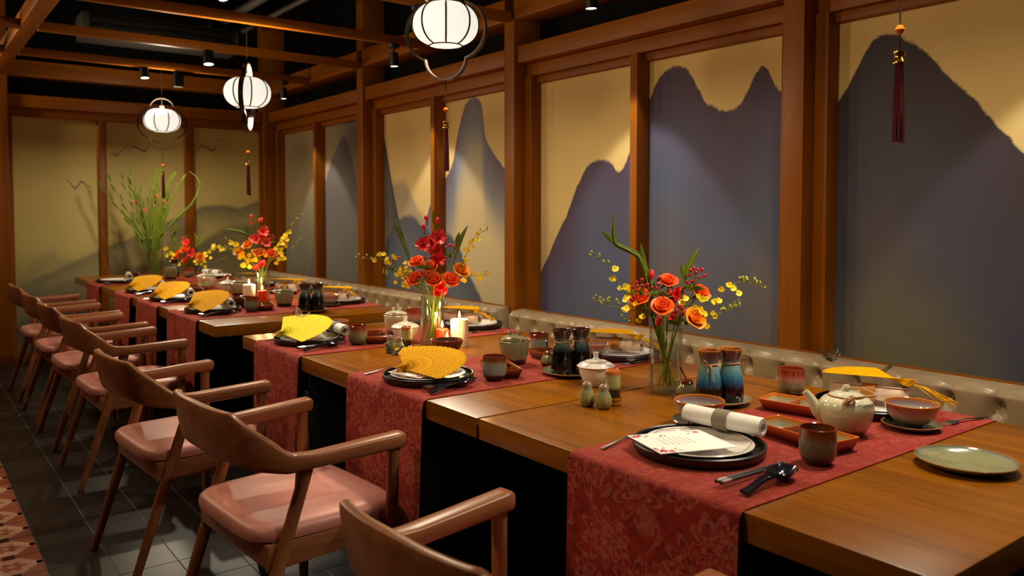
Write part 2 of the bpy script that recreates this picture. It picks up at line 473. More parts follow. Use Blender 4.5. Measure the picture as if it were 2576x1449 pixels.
mural_right = mat_mural('mural_right', 'Y', -0.6, 8.2,
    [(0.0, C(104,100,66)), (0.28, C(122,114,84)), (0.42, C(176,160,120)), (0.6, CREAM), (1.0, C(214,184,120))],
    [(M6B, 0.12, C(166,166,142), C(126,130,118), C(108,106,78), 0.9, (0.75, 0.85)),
     (M6, 0.014, C(82,76,100), C(82,92,112), C(80,84,84), 1.2, (1.0, 0.92)),
     (M5B, 0.07, C(150,142,130), C(150,138,122), MIST, 0.5, (0.85, 0.6)),
     (M5, 0.014, C(66,66,74), C(82,84,92), C(118,112,104), 1.1, (1.0, 0.7)),
     (M4, 0.014, C(96,82,110), C(120,128,146), C(196,178,142), 0.62, (1.0, 0.8)),
     (M4L, 0.04, C(70,76,92), C(88,100,118), C(100,98,84), 0.8, (0.96, 0.92)),
     (M2, 0.014, C(76,62,88), C(76,86,116), C(104,94,90), 1.3, (1.0, 0.98)),
     (M1, 0.014, C(56,46,56), C(62,62,84), C(104,98,70), 1.5, (1.0, 0.95))])
B3 = [(2.0,1.2),(2.301,1.334),(2.429,1.384),(2.583,1.385),(2.739,1.363),(2.9,1.416),(3.1,1.45)]
B3L = [(2.0,0.9),(2.3,1.0),(2.55,1.15),(2.75,1.2),(3.1,1.22)]
B2 = [(1.3,0.7),(1.528,0.879),(1.639,0.985),(1.916,1.165),(2.1,1.24),(2.3,1.2),(2.6,0.9)]
B2D = [(1.3,0.6),(1.524,0.698),(1.737,0.798),(2.198,0.895),(2.6,1.0),(3.1,1.02)]
B1 = [(0.7,0.6),(0.82,0.732),(0.942,0.899),(1.04,0.97),(1.095,1.006),(1.155,0.927),(1.248,0.889),(1.376,0.956),(1.474,0.982),(1.6,0.9),(2.0,0.6)]
B1D = [(0.7,0.5),(0.832,0.612),(1.088,0.667),(1.244,0.719),(1.469,0.719),(1.7,0.66),(2.4,0.6)]
B0D = [(0.7,0.35),(0.9,0.42),(1.2,0.5),(1.5,0.52),(1.9,0.5),(2.3,0.55),(3.1,0.7)]
mural_back = mat_mural('mural_back', 'X', 0.7, 3.1,
    [(0.0, C(120,112,70)), (0.25, C(150,138,90)), (0.45, C(196,180,112)), (0.7, C(212,194,124)), (1.0, C(206,184,114))],
    [(B2, 0.3, C(170,160,112), C(176,164,112), C(184,168,112), 0.4, (0.7, 0.1)),
     (B3, 0.04, C(98,96,90), C(124,118,94), C(160,146,100), 0.32, (0.95, 0.25)),
     (B3L, 0.07, C(96,94,88), C(122,114,88), C(140,128,86), 0.6, (0.8, 0.4)),
     (B1, 0.12, C(128,120,98), C(146,136,104), C(170,156,108), 0.3, (0.85, 0.1)),
     (B2D, 0.12, C(104,104,92), C(124,118,92), C(140,130,88), 0.45, (0.8, 0.35)),
     (B1D, 0.06, C(98,98,90), C(124,118,94), C(150,138,94), 0.28, (0.9, 0.2)),
     (B0D, 0.12, C(62,66,70), C(84,82,70), C(110,102,70), 0.6, (0.95, 0.7))])
bird_ink = mat_plain('bird_ink', C(138, 124, 94), 0.7)

# damask runner cloth: petalled rosettes and scrolls, unrolled over the table edge
def mat_damask(name):
    m, nt, b = newmat(name)
    tc = N(nt, 'ShaderNodeTexCoord'); sp = N(nt, 'ShaderNodeSeparateXYZ')
    nt.links.new(tc.outputs['Object'], sp.inputs[0])
    cb = N(nt, 'ShaderNodeCombineXYZ')
    nt.links.new(sp.outputs[1], cb.inputs[0]); nt.links.new(math_(nt, 'ADD', sp.outputs[0], sp.outputs[2]), cb.inputs[1])
    v = cb.outputs[0]
    def rosettes(scale, n, R, freq, phase):
        vo = N(nt, 'ShaderNodeTexVoronoi', feature='F1'); vo.voronoi_dimensions = '2D'
        vo.inputs['Scale'].default_value = scale; vo.inputs['Randomness'].default_value = 0.75
        ad = N(nt, 'ShaderNodeVectorMath', operation='ADD'); ad.inputs[1].default_value = (phase, phase*1.7, 0)
        nt.links.new(v, ad.inputs[0]); nt.links.new(ad.outputs[0], vo.inputs['Vector'])
        df = N(nt, 'ShaderNodeVectorMath', operation='SUBTRACT')
        nt.links.new(ad.outputs[0], df.inputs[0]); nt.links.new(vo.outputs['Position'], df.inputs[1])
        s2 = N(nt, 'ShaderNodeSeparateXYZ'); nt.links.new(df.outputs[0], s2.inputs[0])
        th = math_(nt, 'ARCTAN2', s2.outputs[1], s2.outputs[0])
        ln = N(nt, 'ShaderNodeVectorMath', operation='LENGTH'); nt.links.new(df.outputs[0], ln.inputs[0])
        r = ln.outputs['Value']
        pet = math_(nt, 'ABSOLUTE', math_(nt, 'SINE', math_(nt, 'MULTIPLY', th, n/2)))
        edge = math_(nt, 'MULTIPLY', math_(nt, 'ADD', math_(nt, 'MULTIPLY', pet, 0.5), 0.5), R)
        inside = math_(nt, 'LESS_THAN', r, edge)
        q = math_(nt, 'DIVIDE', r, edge)
        rings = math_(nt, 'SINE', math_(nt, 'MULTIPLY', q, freq))
        return math_(nt, 'MULTIPLY', inside, math_(nt, 'GREATER_THAN', rings, 0.1))
    r1 = rosettes(6.5, 9, 0.075, 16, 0.0)
    r2 = rosettes(9.5, 6, 0.042, 10, 3.3)
    dk = rosettes(6.0, 7, 0.085, 9, 7.7)
    wv = noise(nt, v, 7.5, 1, 0.4, 1.2)
    scroll = math_(nt, 'LESS_THAN', math_(nt, 'ABSOLUTE', math_(nt, 'SUBTRACT', wv, 0.5)), 0.022)
    scroll = math_(nt, 'MULTIPLY', scroll, math_(nt, 'GREATER_THAN', noise(nt, v, 11, 1, 0.5), 0.47))
    light = math_(nt, 'MAXIMUM', math_(nt, 'MAXIMUM', r1, r2), scroll)
    brk = ramp(nt, noise(nt, v, 70, 2, 0.6), [(0.36, (0.15,)*3+(1,)), (0.56, (1,1,1,1))])
    light = math_(nt, 'MULTIPLY', light, brk)
    fine = noise(nt, coords(nt), 240, 2, 0.7)
    base = ramp(nt, fine, [(0.3, C(116,26,22)), (0.7, C(154,42,34))])
    # bold on the hanging ends, grazing-angle fading of the flat top put into the colour
    hang = math_(nt, 'LESS_THAN', sp.outputs[2], 0.745)
    amt = math_(nt, 'ADD', math_(nt, 'MULTIPLY', hang, 0.22), 0.13)
    c = mix(nt, math_(nt, 'MULTIPLY', math_(nt, 'MULTIPLY', dk, brk), math_(nt, 'MULTIPLY', amt, 1.5)), base, C(66,14,18))
    c = mix(nt, math_(nt, 'MULTIPLY', light, amt), c, C(206,128,112))
    nt.links.new(c, b.inputs['Base Color'])
    setin(b, Roughness=0.85, **{'Specular IOR Level': 0.2, 'Sheen Weight': 0.3, 'Sheen Tint': C(255,150,130)})
    bump(nt, b, fine, 0.25, 0.001)
    return m
damask = mat_damask('damask_red')

def mat_fan(name, col, dark):
    m, nt, b = newmat(name)
    v = coords(nt)
    br = N(nt, 'ShaderNodeTexBrick')
    br.inputs['Scale'].default_value = 110; br.inputs['Mortar Size'].default_value = 0.012
    br.inputs['Color1'].default_value = (0,0,0,1); br.inputs['Color2'].default_value = (1,1,1,1); br.inputs['Mortar'].default_value = (0,0,0,1)
    nt.links.new(v, br.inputs['Vector'])
    dots = ramp(nt, noise(nt, coords(nt, (90, 330, 90)), 1.0, 1, 0.5), [(0.55, (0,0,0,1)), (0.60, (1,1,1,1))])
    nt.links.new(mix(nt, math_(nt, 'MULTIPLY', dots, 0.75), col, dark), b.inputs['Base Color'])
    setin(b, Roughness=0.75, **{'Specular IOR Level': 0.05})
    return m
fan_yellow = mat_fan('fan_yellow', C(214, 156, 0), C(120, 66, 0))
fan_lime = mat_fan('fan_pale_yellow', C(226, 214, 60), C(186, 160, 20))

# ------------------------------------------------------------------ the room
XW, YW = 3.14, 8.10          # mural planes
CEIL = 3.25
floor = struct('floor', MB().box(-2.6, 3.4, -1.6, 8.4, -0.12, -0.0012), grout)
ts = 0.1968
tile_me = MB().box(-ts/2, ts/2, -ts/2, ts/2, -0.006, 0).mesh('tile', tile_black, bevel=0.0008, smooth=False)
# red cement tile with a cream hexagon, a flower and black bars
tb = MB().box(-ts/2, ts/2, -ts/2, ts/2, -0.006, 0, 0)
e1 = 0.0004
def poly_inlay(mb, poly, z, mat):
    n = len(poly)
    c = (sum(p[0] for p in poly)/n, sum(p[1] for p in poly)/n)
    mb.add([(x, y, z) for x, y in poly] + [(c[0], c[1], z)], [(i, (i+1) % n, n) for i in range(n)], mat)
poly_inlay(tb, [(-0.090,-0.006),(-0.04,-0.078),(0.03,-0.078),(0.090,-0.006),(0.090,0.006),(0.03,0.078),(-0.04,0.078),(-0.090,0.006)], e1, 1)
fl = []
for i in range(48):
    a = 2*PI*i/48
    r = 0.036 + 0.009*math.cos(6*a)
    fl.append((r*math.cos(a)*1.15, r*math.sin(a)))
poly_inlay(tb, fl, e1*2, 0)
poly_inlay(tb, [(0.013*math.cos(2*PI*i/16), 0.012*math.sin(2*PI*i/16)) for i in range(16)], e1*3, 1)
for sx in (-1, 1):
    poly_inlay(tb, [(sx*0.099 if sx<0 else 0.079, -0.012),(sx*0.079 if sx<0 else 0.099, -0.012),(sx*0.079 if sx<0 else 0.099, 0.012),(sx*0.099 if sx<0 else 0.079, 0.012)], e1, 2)
    for k in (-0.009, 0.002):
        poly_inlay(tb, [(-0.02, sx*0.088+k),(0.02, sx*0.088+k),(0.02, sx*0.088+k+0.007),(-0.02, sx*0.088+k+0.007)], e1, 2)
redtile_me = tb.mesh('patterned_tile', [tile_red, tile_cream, black_paint], smooth=False, fixn=False)
for i in range(5):
    for j in range(30):
        link('tile', tile_me, floor, (0.51 + 0.2*i, 2.21 + 0.2*j, 0))
for i in range(2):
    for j in range(18):
        link('patterned_tile', redtile_me, floor, (0.31 - 0.2*i, 2.615 + 0.2*j, 0))
rest = MB(); restr = MB()
for i in range(-14, 15):
    for j in range(-8, 32):
        x, y = 0.51 + 0.2*i, 2.21 + 0.2*j
        if 0 <= i <= 4 and 0 <= j < 30: continue
        if i in (-1, -2) and 2 <= j < 20: continue
        mb = restr if i in (-1, -2, -3) else rest
        if x < -2.5 or x > 3.3 or y < -1.5 or y > 8.3: continue
        mb.box(x-ts/2, x+ts/2, y-ts/2, y+ts/2, -0.006, 0)
o = rest.build('black_tile_field', tile_black, floor, smooth=False); o['kind'] = 'stuff'
o = restr.build('red_tile_field', tile_red, floor, smooth=False); o['kind'] = 'stuff'

ceiling = struct('ceiling', MB().box(-2.6, 3.4, -1.6, 8.4, CEIL, CEIL+0.1), black_paint)
wall_left = struct('wall_left', MB().box(-2.7, -2.6, -1.6, 8.4, -0.1, CEIL), mat_plain('brown_plaster', C(92, 66, 46), 0.8))
wall_front = struct('wall_front', MB().box(-2.6, 3.4, -1.7, -1.6, -0.1, CEIL), MATS['brown_plaster'])

# right wall: black backing, posts, rails, mural panels
wall_right = struct('wall_right', MB().box(3.18, 3.4, -1.6, 8.4, -0.1, CEIL), black_paint)
PY = [-0.05-0.05, 1.99, 3.94, 5.92]
post_me = MB().box(2.98, 3.18, -0.05, 0.05, 0.0, CEIL).mesh('post', w_post, bevel=0.004)
for y in PY: link('post', post_me, wall_right, (0, y, 0))
def rail(name, x0, x1, y0, y1, z0, z1, mat=None, parent=None, bevel=0.003):
    return MB().box(x0, x1, y0, y1, z0, z1).build(name, mat or w_beam_y, parent, bevel=bevel)
edges = [-1.6] + [None]
bays = [(-0.05, 1.94), (2.04, 3.89), (3.99, 5.87), (5.97, 7.94)]
for y0, y1 in bays:
    ym = (y0 + y1)/2
    rail('header', 3.0, 3.18, y0, y1, 2.19, 2.29, parent=wall_right)
    rail('top_rail', 3.075, 3.18, y0, y1, 2.115, 2.19, parent=wall_right)
    rail('panel_rail', 3.105, 3.18, y0+0.06, y1-0.06, 2.075, 2.115, parent=wall_right)
    rail('bottom_rail', 3.08, 3.18, y0, y1, 0.0, 0.12, parent=wall_right)
    for a, b_ in ((y0, y0+0.06), (y1-0.06, y1)):
        MB().box(3.06, 3.18, a, b_, 0.12, 2.115).build('jamb', w_post, wall_right, bevel=0.003)
    MB().box(3.045, 3.18, ym-0.025, ym+0.025, 0.12, 2.115).build('mullion', w_post, wall_right, bevel=0.003)
    for a, b_ in ((y0+0.06, ym-0.025), (ym+0.025, y1-0.06)):
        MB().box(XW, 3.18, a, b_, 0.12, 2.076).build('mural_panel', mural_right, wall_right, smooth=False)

# back wall
wall_back = struct('wall_back', MB().box(-2.6, 3.18, 8.14, 8.4, -0.1, CEIL), black_paint)
for x in (0.715, 3.03):
    MB().box(x-0.065, x+0.065 if x < 2 else 3.18, 7.97, 8.14, 0, CEIL).build('post', w_post, wall_back, bevel=0.004)
rail('header', 0.78, 2.965, 8.0, 8.14, 2.19, 2.295, w_beam_x, wall_back)
rail('top_rail', 0.78, 2.965, 8.045, 8.14, 2.115, 2.19, w_beam_x, wall_back)
rail('bottom_rail', 0.78, 2.965, 8.03, 8.14, 0.0, 0.1, w_beam_x, wall_back)
for a, b_ in ((0.78, 0.815), (2.945, 2.965)):
    MB().box(a, b_, 8.05, 8.14, 0.1, 2.115).build('jamb', w_post, wall_back, bevel=0.003)
for a, b_ in ((1.478, 1.538), (2.222, 2.302)):
    MB().box(a, b_, 8.04, 8.14, 0.1, 2.115).build('mullion', w_post, wall_back, bevel=0.003)
for a, b_ in ((0.815, 1.478), (1.538, 2.222), (2.302, 2.945)):
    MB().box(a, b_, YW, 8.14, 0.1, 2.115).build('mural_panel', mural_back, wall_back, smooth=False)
MB().box(-2.6, 0.65, 8.06, 8.14, 0, 2.45).build('side_panel', w_post, wall_back, bevel=0.003)
# birds printed on the back panels: thin inked strokes
for pts in ([(1.20,1.60),(1.24,1.575),(1.291,1.515),(1.34,1.578),(1.385,1.535),(1.43,1.525)],
            [(1.571,1.80),(1.60,1.835),(1.637,1.821),(1.675,1.87),(1.74,1.906)],
            [(1.722,1.825),(1.75,1.885),(1.791,1.905),(1.876,1.872),(1.91,1.95),(1.94,1.968),(2.045,1.945)],
            [(2.317,1.85),(2.36,1.92),(2.40,1.95),(2.494,1.905),(2.53,1.97),(2.56,2.005),(2.661,2.002)]):
    sp_ = spline([(x, 0, z) for x, z in pts], 26)
    n_ = len(sp_)
    lo, hi = [], []
    for i, p in enumerate(sp_):
        t = i/(n_-1)
        w = 0.003 + 0.014*math.sin(PI*t)**2
        lo.append((p.x, YW-0.0012, p.z - w)); hi.append((p.x, YW-0.0012, p.z + w*0.4))
    MB().sheet([lo, hi]).build('bird_print', bird_ink, wall_back, fixn=False)

# pergola beams under the black ceiling
ZB = 2.44
rail('perimeter_beam', 2.98, 3.18, -1.6, 7.97, 2.45, 2.585, w_beam_y, ceiling)
rail('perimeter_beam', 0.78, 2.98, 8.0, 8.14, 2.45, 2.585, w_beam_x, ceiling)
rail('perimeter_beam', 0.655, 0.75, -1.6, 7.97, 2.45, 2.555, w_beam_y, ceiling)
BY = [0.0, 0.97, 1.96, 2.96, 3.94, 4.93, 5.92, 6.9]
for y in BY:
    rail('cross_beam', 0.75, 2.98, y-0.022, y+0.022, ZB, ZB+0.058, w_beam_x, ceiling)
for y in (5.92, 6.9):
    rail('cross_beam', -2.6, 0.655, y-0.022, y+0.022, ZB, ZB+0.058, w_beam_x, ceiling)
rail('perimeter_beam', -0.5, -0.4, -1.6, 8.06, 2.45, 2.555, w_beam_y, ceiling)

# air conditioner and pipes in the ceiling void
ac = thing('air_conditioner', (1.85, 7.35, 2.7), 0, 'grey slotted air conditioner hanging between beams above the far lantern', 'air conditioner')
MB().box(-0.62, 0.62, -0.12, 0.2, 0.0, 0.2).build('body', dark_grey, ac, bevel=0.01)
for k in range(3):
    MB().box(-0.56, 0.56, -0.135, -0.119, 0.03+0.055*k, 0.062+0.055*k).build('louvre', black_paint, ac, bevel=0.002)
MB().box(0.5, 0.56, -0.14, -0.119, 0.005, 0.02).build('display', mat_plain('pale_badge', C(150,150,150), 0.4), ac)
for i, (x, z, r, lab) in enumerate(((2.35, 2.98, 0.035, 'thick dark pipe running along the ceiling void near the wall'), (2.5, 2.9, 0.022, 'thin dark pipe running along the ceiling void near the wall'))):
    p = thing('ceiling_pipe', (x, 0, z), 0, lab, 'pipe')
    MB().tube([(0, -1.5, 0), (0, 7.9, 0)], r, 12).build('tube', dark_pipe, p)
    for k in range(5):
        MB().tube([(0, 0.4+1.7*k, 0), (0, 0.46+1.7*k, 0)], r*1.25, 12).build('clamp', black_metal, p)
        MB().tube([(0, 0.43+1.7*k, r), (0, 0.43+1.7*k, CEIL-z)], 0.006, 6).build('hanger', black_metal, p)

# ------------------------------------------------------------------ lamps: spotlights
def add_spot(loc, aim, power, size, blend=0.25, col=WARM, radius=0.02):
    l = bpy.data.lights.new('spot_beam', 'SPOT')
    l.energy = power; l.spot_size = math.radians(size); l.spot_blend = blend; l.color = col; l.shadow_soft_size = radius
    o = bpy.data.objects.new('spot_beam', l); COL.objects.link(o)
    o.location = loc
    d = Vector(aim) - Vector(loc)
    o.rotation_euler = d.to_track_quat('-Z', 'Y').to_euler()
    return o
def spotlight(x, y, aim, label, power, size, style='stem', ztop=ZB, blend=0.25, r=0.031, ln=0.095, lit=True, col=WARM, hot=None):
    """fixture under a beam: mount, stem, barrel (> lens); the lamp sits just below the lens"""
    t = thing('spotlight', (x, y, ztop), 0, label, 'spotlight')
    if style == 'stem':
        MB().lathe([(0,-0.022),(0.04,-0.022),(0.042,-0.018),(0.042,0),(0,0)], 20).build('mount', black_metal, t)
        MB().tube([(0,0,-0.02),(0,0,-0.06)], 0.008, 8).build('stem', black_metal, t)
        top = Vector((0,0,-0.055))
    elif style == 'surface':
        top = Vector((0,0,-0.001))
    else:
        MB().tube([(0,0,0),(0,0,-0.02)], 0.012, 8).build('stem', black_metal, t)
        top = Vector((0,0,-0.015))
    d = (Vector(aim) - Vector((x, y, ztop - 0.1))).normalized()
    if style == 'surface': d = (d + Vector((0,0,-2.5))).normalized()
    rot = (-d).to_track_quat('Z', 'Y').to_matrix().to_4x4()
    M = Matrix.Translation(top) @ rot
    if style == 'box':
        b_ = MB().box(-0.034,0.034,-0.034,0.034,-0.11,0)
    else:
        b_ = MB().lathe([(0,0),(r*0.8,0),(r,-0.004),(r,-ln),(r*0.9,-ln),(r*0.88,-ln+0.008),(0,-ln+0.008)], 24)
    b_.xf(Matrix.Translation(top) if style == 'box' else M)
    br = b_.build('barrel', black_metal, t)
    if style == 'box':
        MB().box(-0.03,0.03,-0.03,0.03,-0.114,-0.11).xf(Matrix.Translation(top)).build('lens', dark_grey, br)
    else:
        MB().lathe([(0,-ln+0.004),(r*0.86,-ln+0.004),(r*0.86,-ln+0.0065),(0,-ln+0.0065)], 24).xf(M).build('lens', bulb_glow, br)
    if lit:
        p = Vector((x, y, ztop)) + top + d*(ln + 0.012)
        add_spot(p, p + (Vector(aim) - p).normalized(), power, size, blend, col)
        if hot:                       # bright core of the beam
            add_spot(p, hot, power*0.6, 36, 1.0, col)
    return t
spotlight(2.74, 6.9, (2.80, 6.9, 0), 'black spotlight on the beam end near the far wall corner', P_MURAL, 74, col=SPOTW, hot=(2.93, 6.9, 0.72))
spotlight(2.74, 4.93, (2.82, 4.9, 0), 'black spotlight on the beam end left of the big lantern', P_MURAL, 74, col=SPOTW, hot=(2.93, 4.93, 0.72))
spotlight(2.74, 2.96, (2.80, 2.96, 0), 'black spotlight at the top edge right of the big lantern', P_MURAL, 74, col=SPOTW, hot=(2.93, 2.96, 0.72))
spotlight(2.74, 0.97, (2.80, 0.97, 0), 'black wall spotlight outside the right edge of the picture', P_MURAL, 74, col=SPOTW, hot=(2.93, 0.97, 0.72))
spotlight(1.80, 5.92, (1.72, 4.86, 0.95), 'wide black surface spotlight left of the edge-on lantern', P_TABLE*2.2, 40, 'surface', r=0.037, ln=0.1)
spotlight(1.60, 6.9, (1.85, 6.0, 0.75), 'tilted black spotlight above the far lantern, its bright face showing', P_TABLE*1.5, 50, 'surface', r=0.033, ln=0.085)
spotlight(1.86, 6.9, (1.9, 6.9, 0), 'square black unlit spotlight box on the beam behind the lanterns', 0, 50, 'box', lit=False)
# spotlights over the near table, on beams just above the picture
for (x, y, aim, pw, sz, lab) in (
        (1.25, 3.94, (1.5, 3.1, 0.78), 1.7, 46, 'black spotlight over the gap between the tables'),
        (2.35, 3.94, (1.75, 2.8, 0.9), 0.8, 44, 'black spotlight on the bench side over the gap between tables'),
        (1.15, 2.96, (1.45, 2.2, 0.78), 0.6, 46, 'black spotlight over the second place setting'),
        (2.62, 1.96, (1.85, 1.7, 0.9), 0.75, 46, 'black spotlight over the nearest vase'),
        (2.5, 0.97, (1.75, 1.2, 0.78), 1.5, 50, 'black spotlight over the nearest place setting'),
        (1.9, 0.0, (1.6, 1.0, 0.75), 0.45, 52, 'black spotlight over the near table end')):
    spotlight(x, y, aim, lab, P_TABLE*pw, sz, 'stem')
# wide unseen fill lights added on the aisle-side beam, turned to the mural
for i, (y, nm) in enumerate(((2.0, 'level with the second chair'), (4.0, 'level with the gap between tables'), (6.0, 'level with the far table'), (7.7, 'by the back wall'))):
    x, z = -0.45, 2.45
    t = thing('fill_light', (x, y, z), 0, 'added unseen fill light under the aisle beam ' + nm, 'spotlight', 'added aisle fill lights')
    MB().box(-0.03, 0.03, -0.1, 0.1, -0.03, 0).build('mount', black_metal, t, bevel=0.003)
    hd = MB().box(-0.02, 0.05, -0.14, 0.14, -0.1, -0.03).build('head', black_metal, t, bevel=0.005)
    MB().box(0.05, 0.053, -0.13, 0.13, -0.095, -0.035).build('lens', bulb_glow, hd)
    add_spot((x+0.08, y, z-0.07), (3.0, y-1.6, 1.45), P_FILL, 150, 0.9, FILLC, 0.12)

# ------------------------------------------------------------------ tables
TX0, TX1, TZ = 1.21, 2.265, 0.75
def table(y0, y1, label, apron_gap):
    t = thing('dining_table', ((TX0+TX1)/2, (y0+y1)/2, 0), 0, label, 'table', 'long oak tables')
    hx, hy = (TX1-TX0)/2, (y1-y0)/2
    MB().box(-hx, hx, -hy, hy, TZ-0.055, TZ).build('tabletop', w_table, t, bevel=0.003)
    MB().box(-0.30, 0.30, -hy+apron_gap, hy-apron_gap, 0.04, TZ-0.055).build('pedestal', black_paint, t, bevel=0.004)  # table support stretched into a black box that stands in for shade below
    MB().box(-0.24, 0.24, -hy+apron_gap+0.05, hy-apron_gap-0.05, 0.0, 0.04).build('plinth', black_paint, t, bevel=0.004)
    return t
table(0.545, 1.733, 'nearest oak table with the green plate on its corner', 0.18)
table(1.742, 3.55, 'middle oak table with the candles, butted against the nearest table', 0.18)
table(3.93, 7.72, 'far long oak table with the tall green stalks at its end', 0.9)

# runners: flat across the table, hanging over both long edges
def runner(y0, y1, label, seed, ze=0.33):
    r_ = random.Random(seed)
    w = y1 - y0
    t_, zt = 0.0025, TZ + 0.0018
    prof = [(TX1+0.012, 0.66), (TX1+0.012, 0.70), (TX1+0.011, zt-0.014), (TX1+0.005, zt-0.003), (TX1-0.008, zt)]
    n = 16
    for i in range(1, n): prof.append((TX1-0.008 + (TX0+0.008-TX1+0.008)*i/n, zt))
    prof += [(TX0+0.008, zt), (TX0-0.004, zt-0.003), (TX0-0.011, zt-0.012), (TX0-0.013, zt-0.03)]
    for i in range(1, 13): prof.append((TX0-0.013, zt-0.03 - (zt-0.03-ze)*i/12))
    nv = 15
    ph = r_.uniform(0, 6)
    rows = []
    for k, (x, z) in enumerate(prof):
        hang = max(0.0, (zt-0.03 - z))/(zt-ze) if x < TX0 else 0
        row = []
        for j in range(nv):
            s = j/(nv-1)
            dx = -hang*0.012*(0.5+0.5*math.sin(s*9 + ph)) - hang*0.006
            dy = hang*0.01*math.sin(s*4+ph)*(1 if z < 0.6 else 0.5)
            row.append((x+dx, y0 + w*s + dy*0.3, z))
        rows.append(row)
    mb = MB().slab(rows, t_)
    o = mb.build('table_runner', damask, None, ang=60)
    tag(o, label, 'table runner', 'red damask table runners')
    return o
RUN = [(0.897, 1.362, 'red damask runner hanging at the nearest setting under the menu card'),
       (1.998, 2.488, 'red damask runner under the dark yellow fan with black butterfly'),
       (2.899, 3.369, 'red damask runner under the bright lime fan with pink butterfly'),
       (4.20, 4.74, 'red damask runner nearest on the far table beside dark bottles'),
       (4.97, 5.46, 'red damask runner second on the far table'),
       (5.64, 6.10, 'red damask runner third on the far table'),
       (6.62, 7.10, 'red damask runner last on the far table by the back wall')]
for i, (a, b_, lab) in enumerate(RUN): runner(a, b_, lab, 11+i)

# ------------------------------------------------------------------ tufted bench backs
def bench(y0, y1, label, seed):
    t = thing('tufted_bench', (2.9, (y0+y1)/2, 0), 0, label, 'bench', 'taupe tufted benches')
    hy = (y1-y0)/2
    sp = 0.165
    nb = max(2, round((y1-y0)/sp)); sp = (y1-y0)/nb
    rowsz = [(0.655, 0.0), (0.535, 0.5)]
    btn = []
    for rz, off in rowsz:
        for k in range(nb + (0 if off == 0 else 1)):
            s = -hy + sp*(k + (0.5 if off == 0 else 0.0))
            btn.append((s, rz))
    # cross-section: (x offset from 2.9, z), arc up the front and over the top
    sec = []
    for i in range(16): sec.append((-0.045, 0.44 + (0.685-0.44)*i/16))
    for i in range(11):
        a = PI*i/11
        sec.append((0.0 - 0.045*math.cos(a*0.5*1.0) if i < 0 else -0.045 + 0.045*(1-math.cos(a/2)), 0.685 + 0.035*math.sin(a/2)))
    sec.append((0.055, 0.72)); sec.append((0.07, 0.70)); sec.append((0.072, 0.44))
    ncol = max(40, int((y1-y0)/0.011))
    nr = len(sec)
    def seg_d(px, pz, a, b):
        vx, vz = b[0]-a[0], b[1]-a[1]
        L = vx*vx+vz*vz
        u = max(0, min(1, ((px-a[0])*vx+(pz-a[1])*vz)/L))
        return math.hypot(px-a[0]-u*vx, pz-a[1]-u*vz)
    rows = []
    for i in range(ncol+1):
        s = -hy + 2*hy*i/ncol
        k0 = round((s+hy)/sp - 0.5)
        near = [(-hy+sp*(k0+0.5+d), 0.655) for d in (-1, 0, 1)]
        k1 = round((s+hy)/sp)
        near2 = [(-hy+sp*(k1+d), 0.535) for d in (-1, 0, 1)]
        row = []
        for j, (x, z) in enumerate(sec):
            # arclength-like height so the crease climbs over the top
            zz = z if j < 16 else 0.685 + (j-15)*0.007
            dep = 0.0
            if j < nr-3:
                db = min(math.hypot(s-b0, zz-b1) for b0, b1 in near+near2)
                dep += 0.034*math.exp(-(db/0.02)**2)
                dc = min(min(seg_d(s, zz, b0, (b0[0], 0.80)) for b0 in near),
                         min(seg_d(s, zz, b0, (b1[0], b1[1])) for b0 in near for b1 in near2 if abs(b0[0]-b1[0]) < sp*0.6),
                         min(seg_d(s, zz, b0, (b0[0], 0.40)) for b0 in near2))
                dep += 0.010*math.exp(-(dc/0.009)**2) + 0.012*math.exp(-(dc/0.035)**2)
            endf = max(0, 1-(hy-abs(s))/0.03)
            dep += 0.02*endf*endf
            nx, nz = (-1, 0) if j < 16 else (-math.cos(PI*(j-15)/22), math.sin(PI*(j-15)/22))
            if j >= nr-3: nx, nz = 0, 0
            row.append((x - nx*dep, s, z - nz*dep))
        rows.append(row)
    mb = MB().sheet(rows)
    # end caps
    nv = nr
    mb.f.append(tuple(range(nv))); mb.m.append(0)
    mb.f.append(tuple(reversed(range(ncol*nv, ncol*nv+nv)))); mb.m.append(0)
    mb.build('backrest', leather, t, ang=50)
    for s, z in btn:
        if abs(s) > hy-0.02: continue
        MB().lathe([(0,0.004),(0.006,0.003),(0.009,0),(0,-0.004)], 10).xf(Matrix.Translation((0.004, s, z)) @ Matrix.Rotation(-PI/2, 4, 'Y')).build('button', leather, t)
    MB().box(0.071, 0.077, -hy, hy, 0.3, 0.725).build('back_board', w_beam_y, t, bevel=0.002)
    MB().box(-0.47, -0.04, -hy+0.005, hy-0.005, 0.33, 0.44).build('seat_cushion', leather, t, bevel=0.025)
    MB().box(-0.44, 0.07, -hy+0.01, hy-0.01, 0.0, 0.33).build('plinth', black_paint, t, bevel=0.003)
    return t
bench(-0.55, 1.53, 'taupe tufted bench section nearest, at the right edge', 1)
bench(1.55, 3.80, 'long taupe tufted bench section behind the nearest vase', 2)
bench(3.93, 6.33, 'taupe tufted bench section behind the candles and red flowers', 3)
bench(6.35, 7.90, 'farthest taupe tufted bench section in the wall corner', 4)

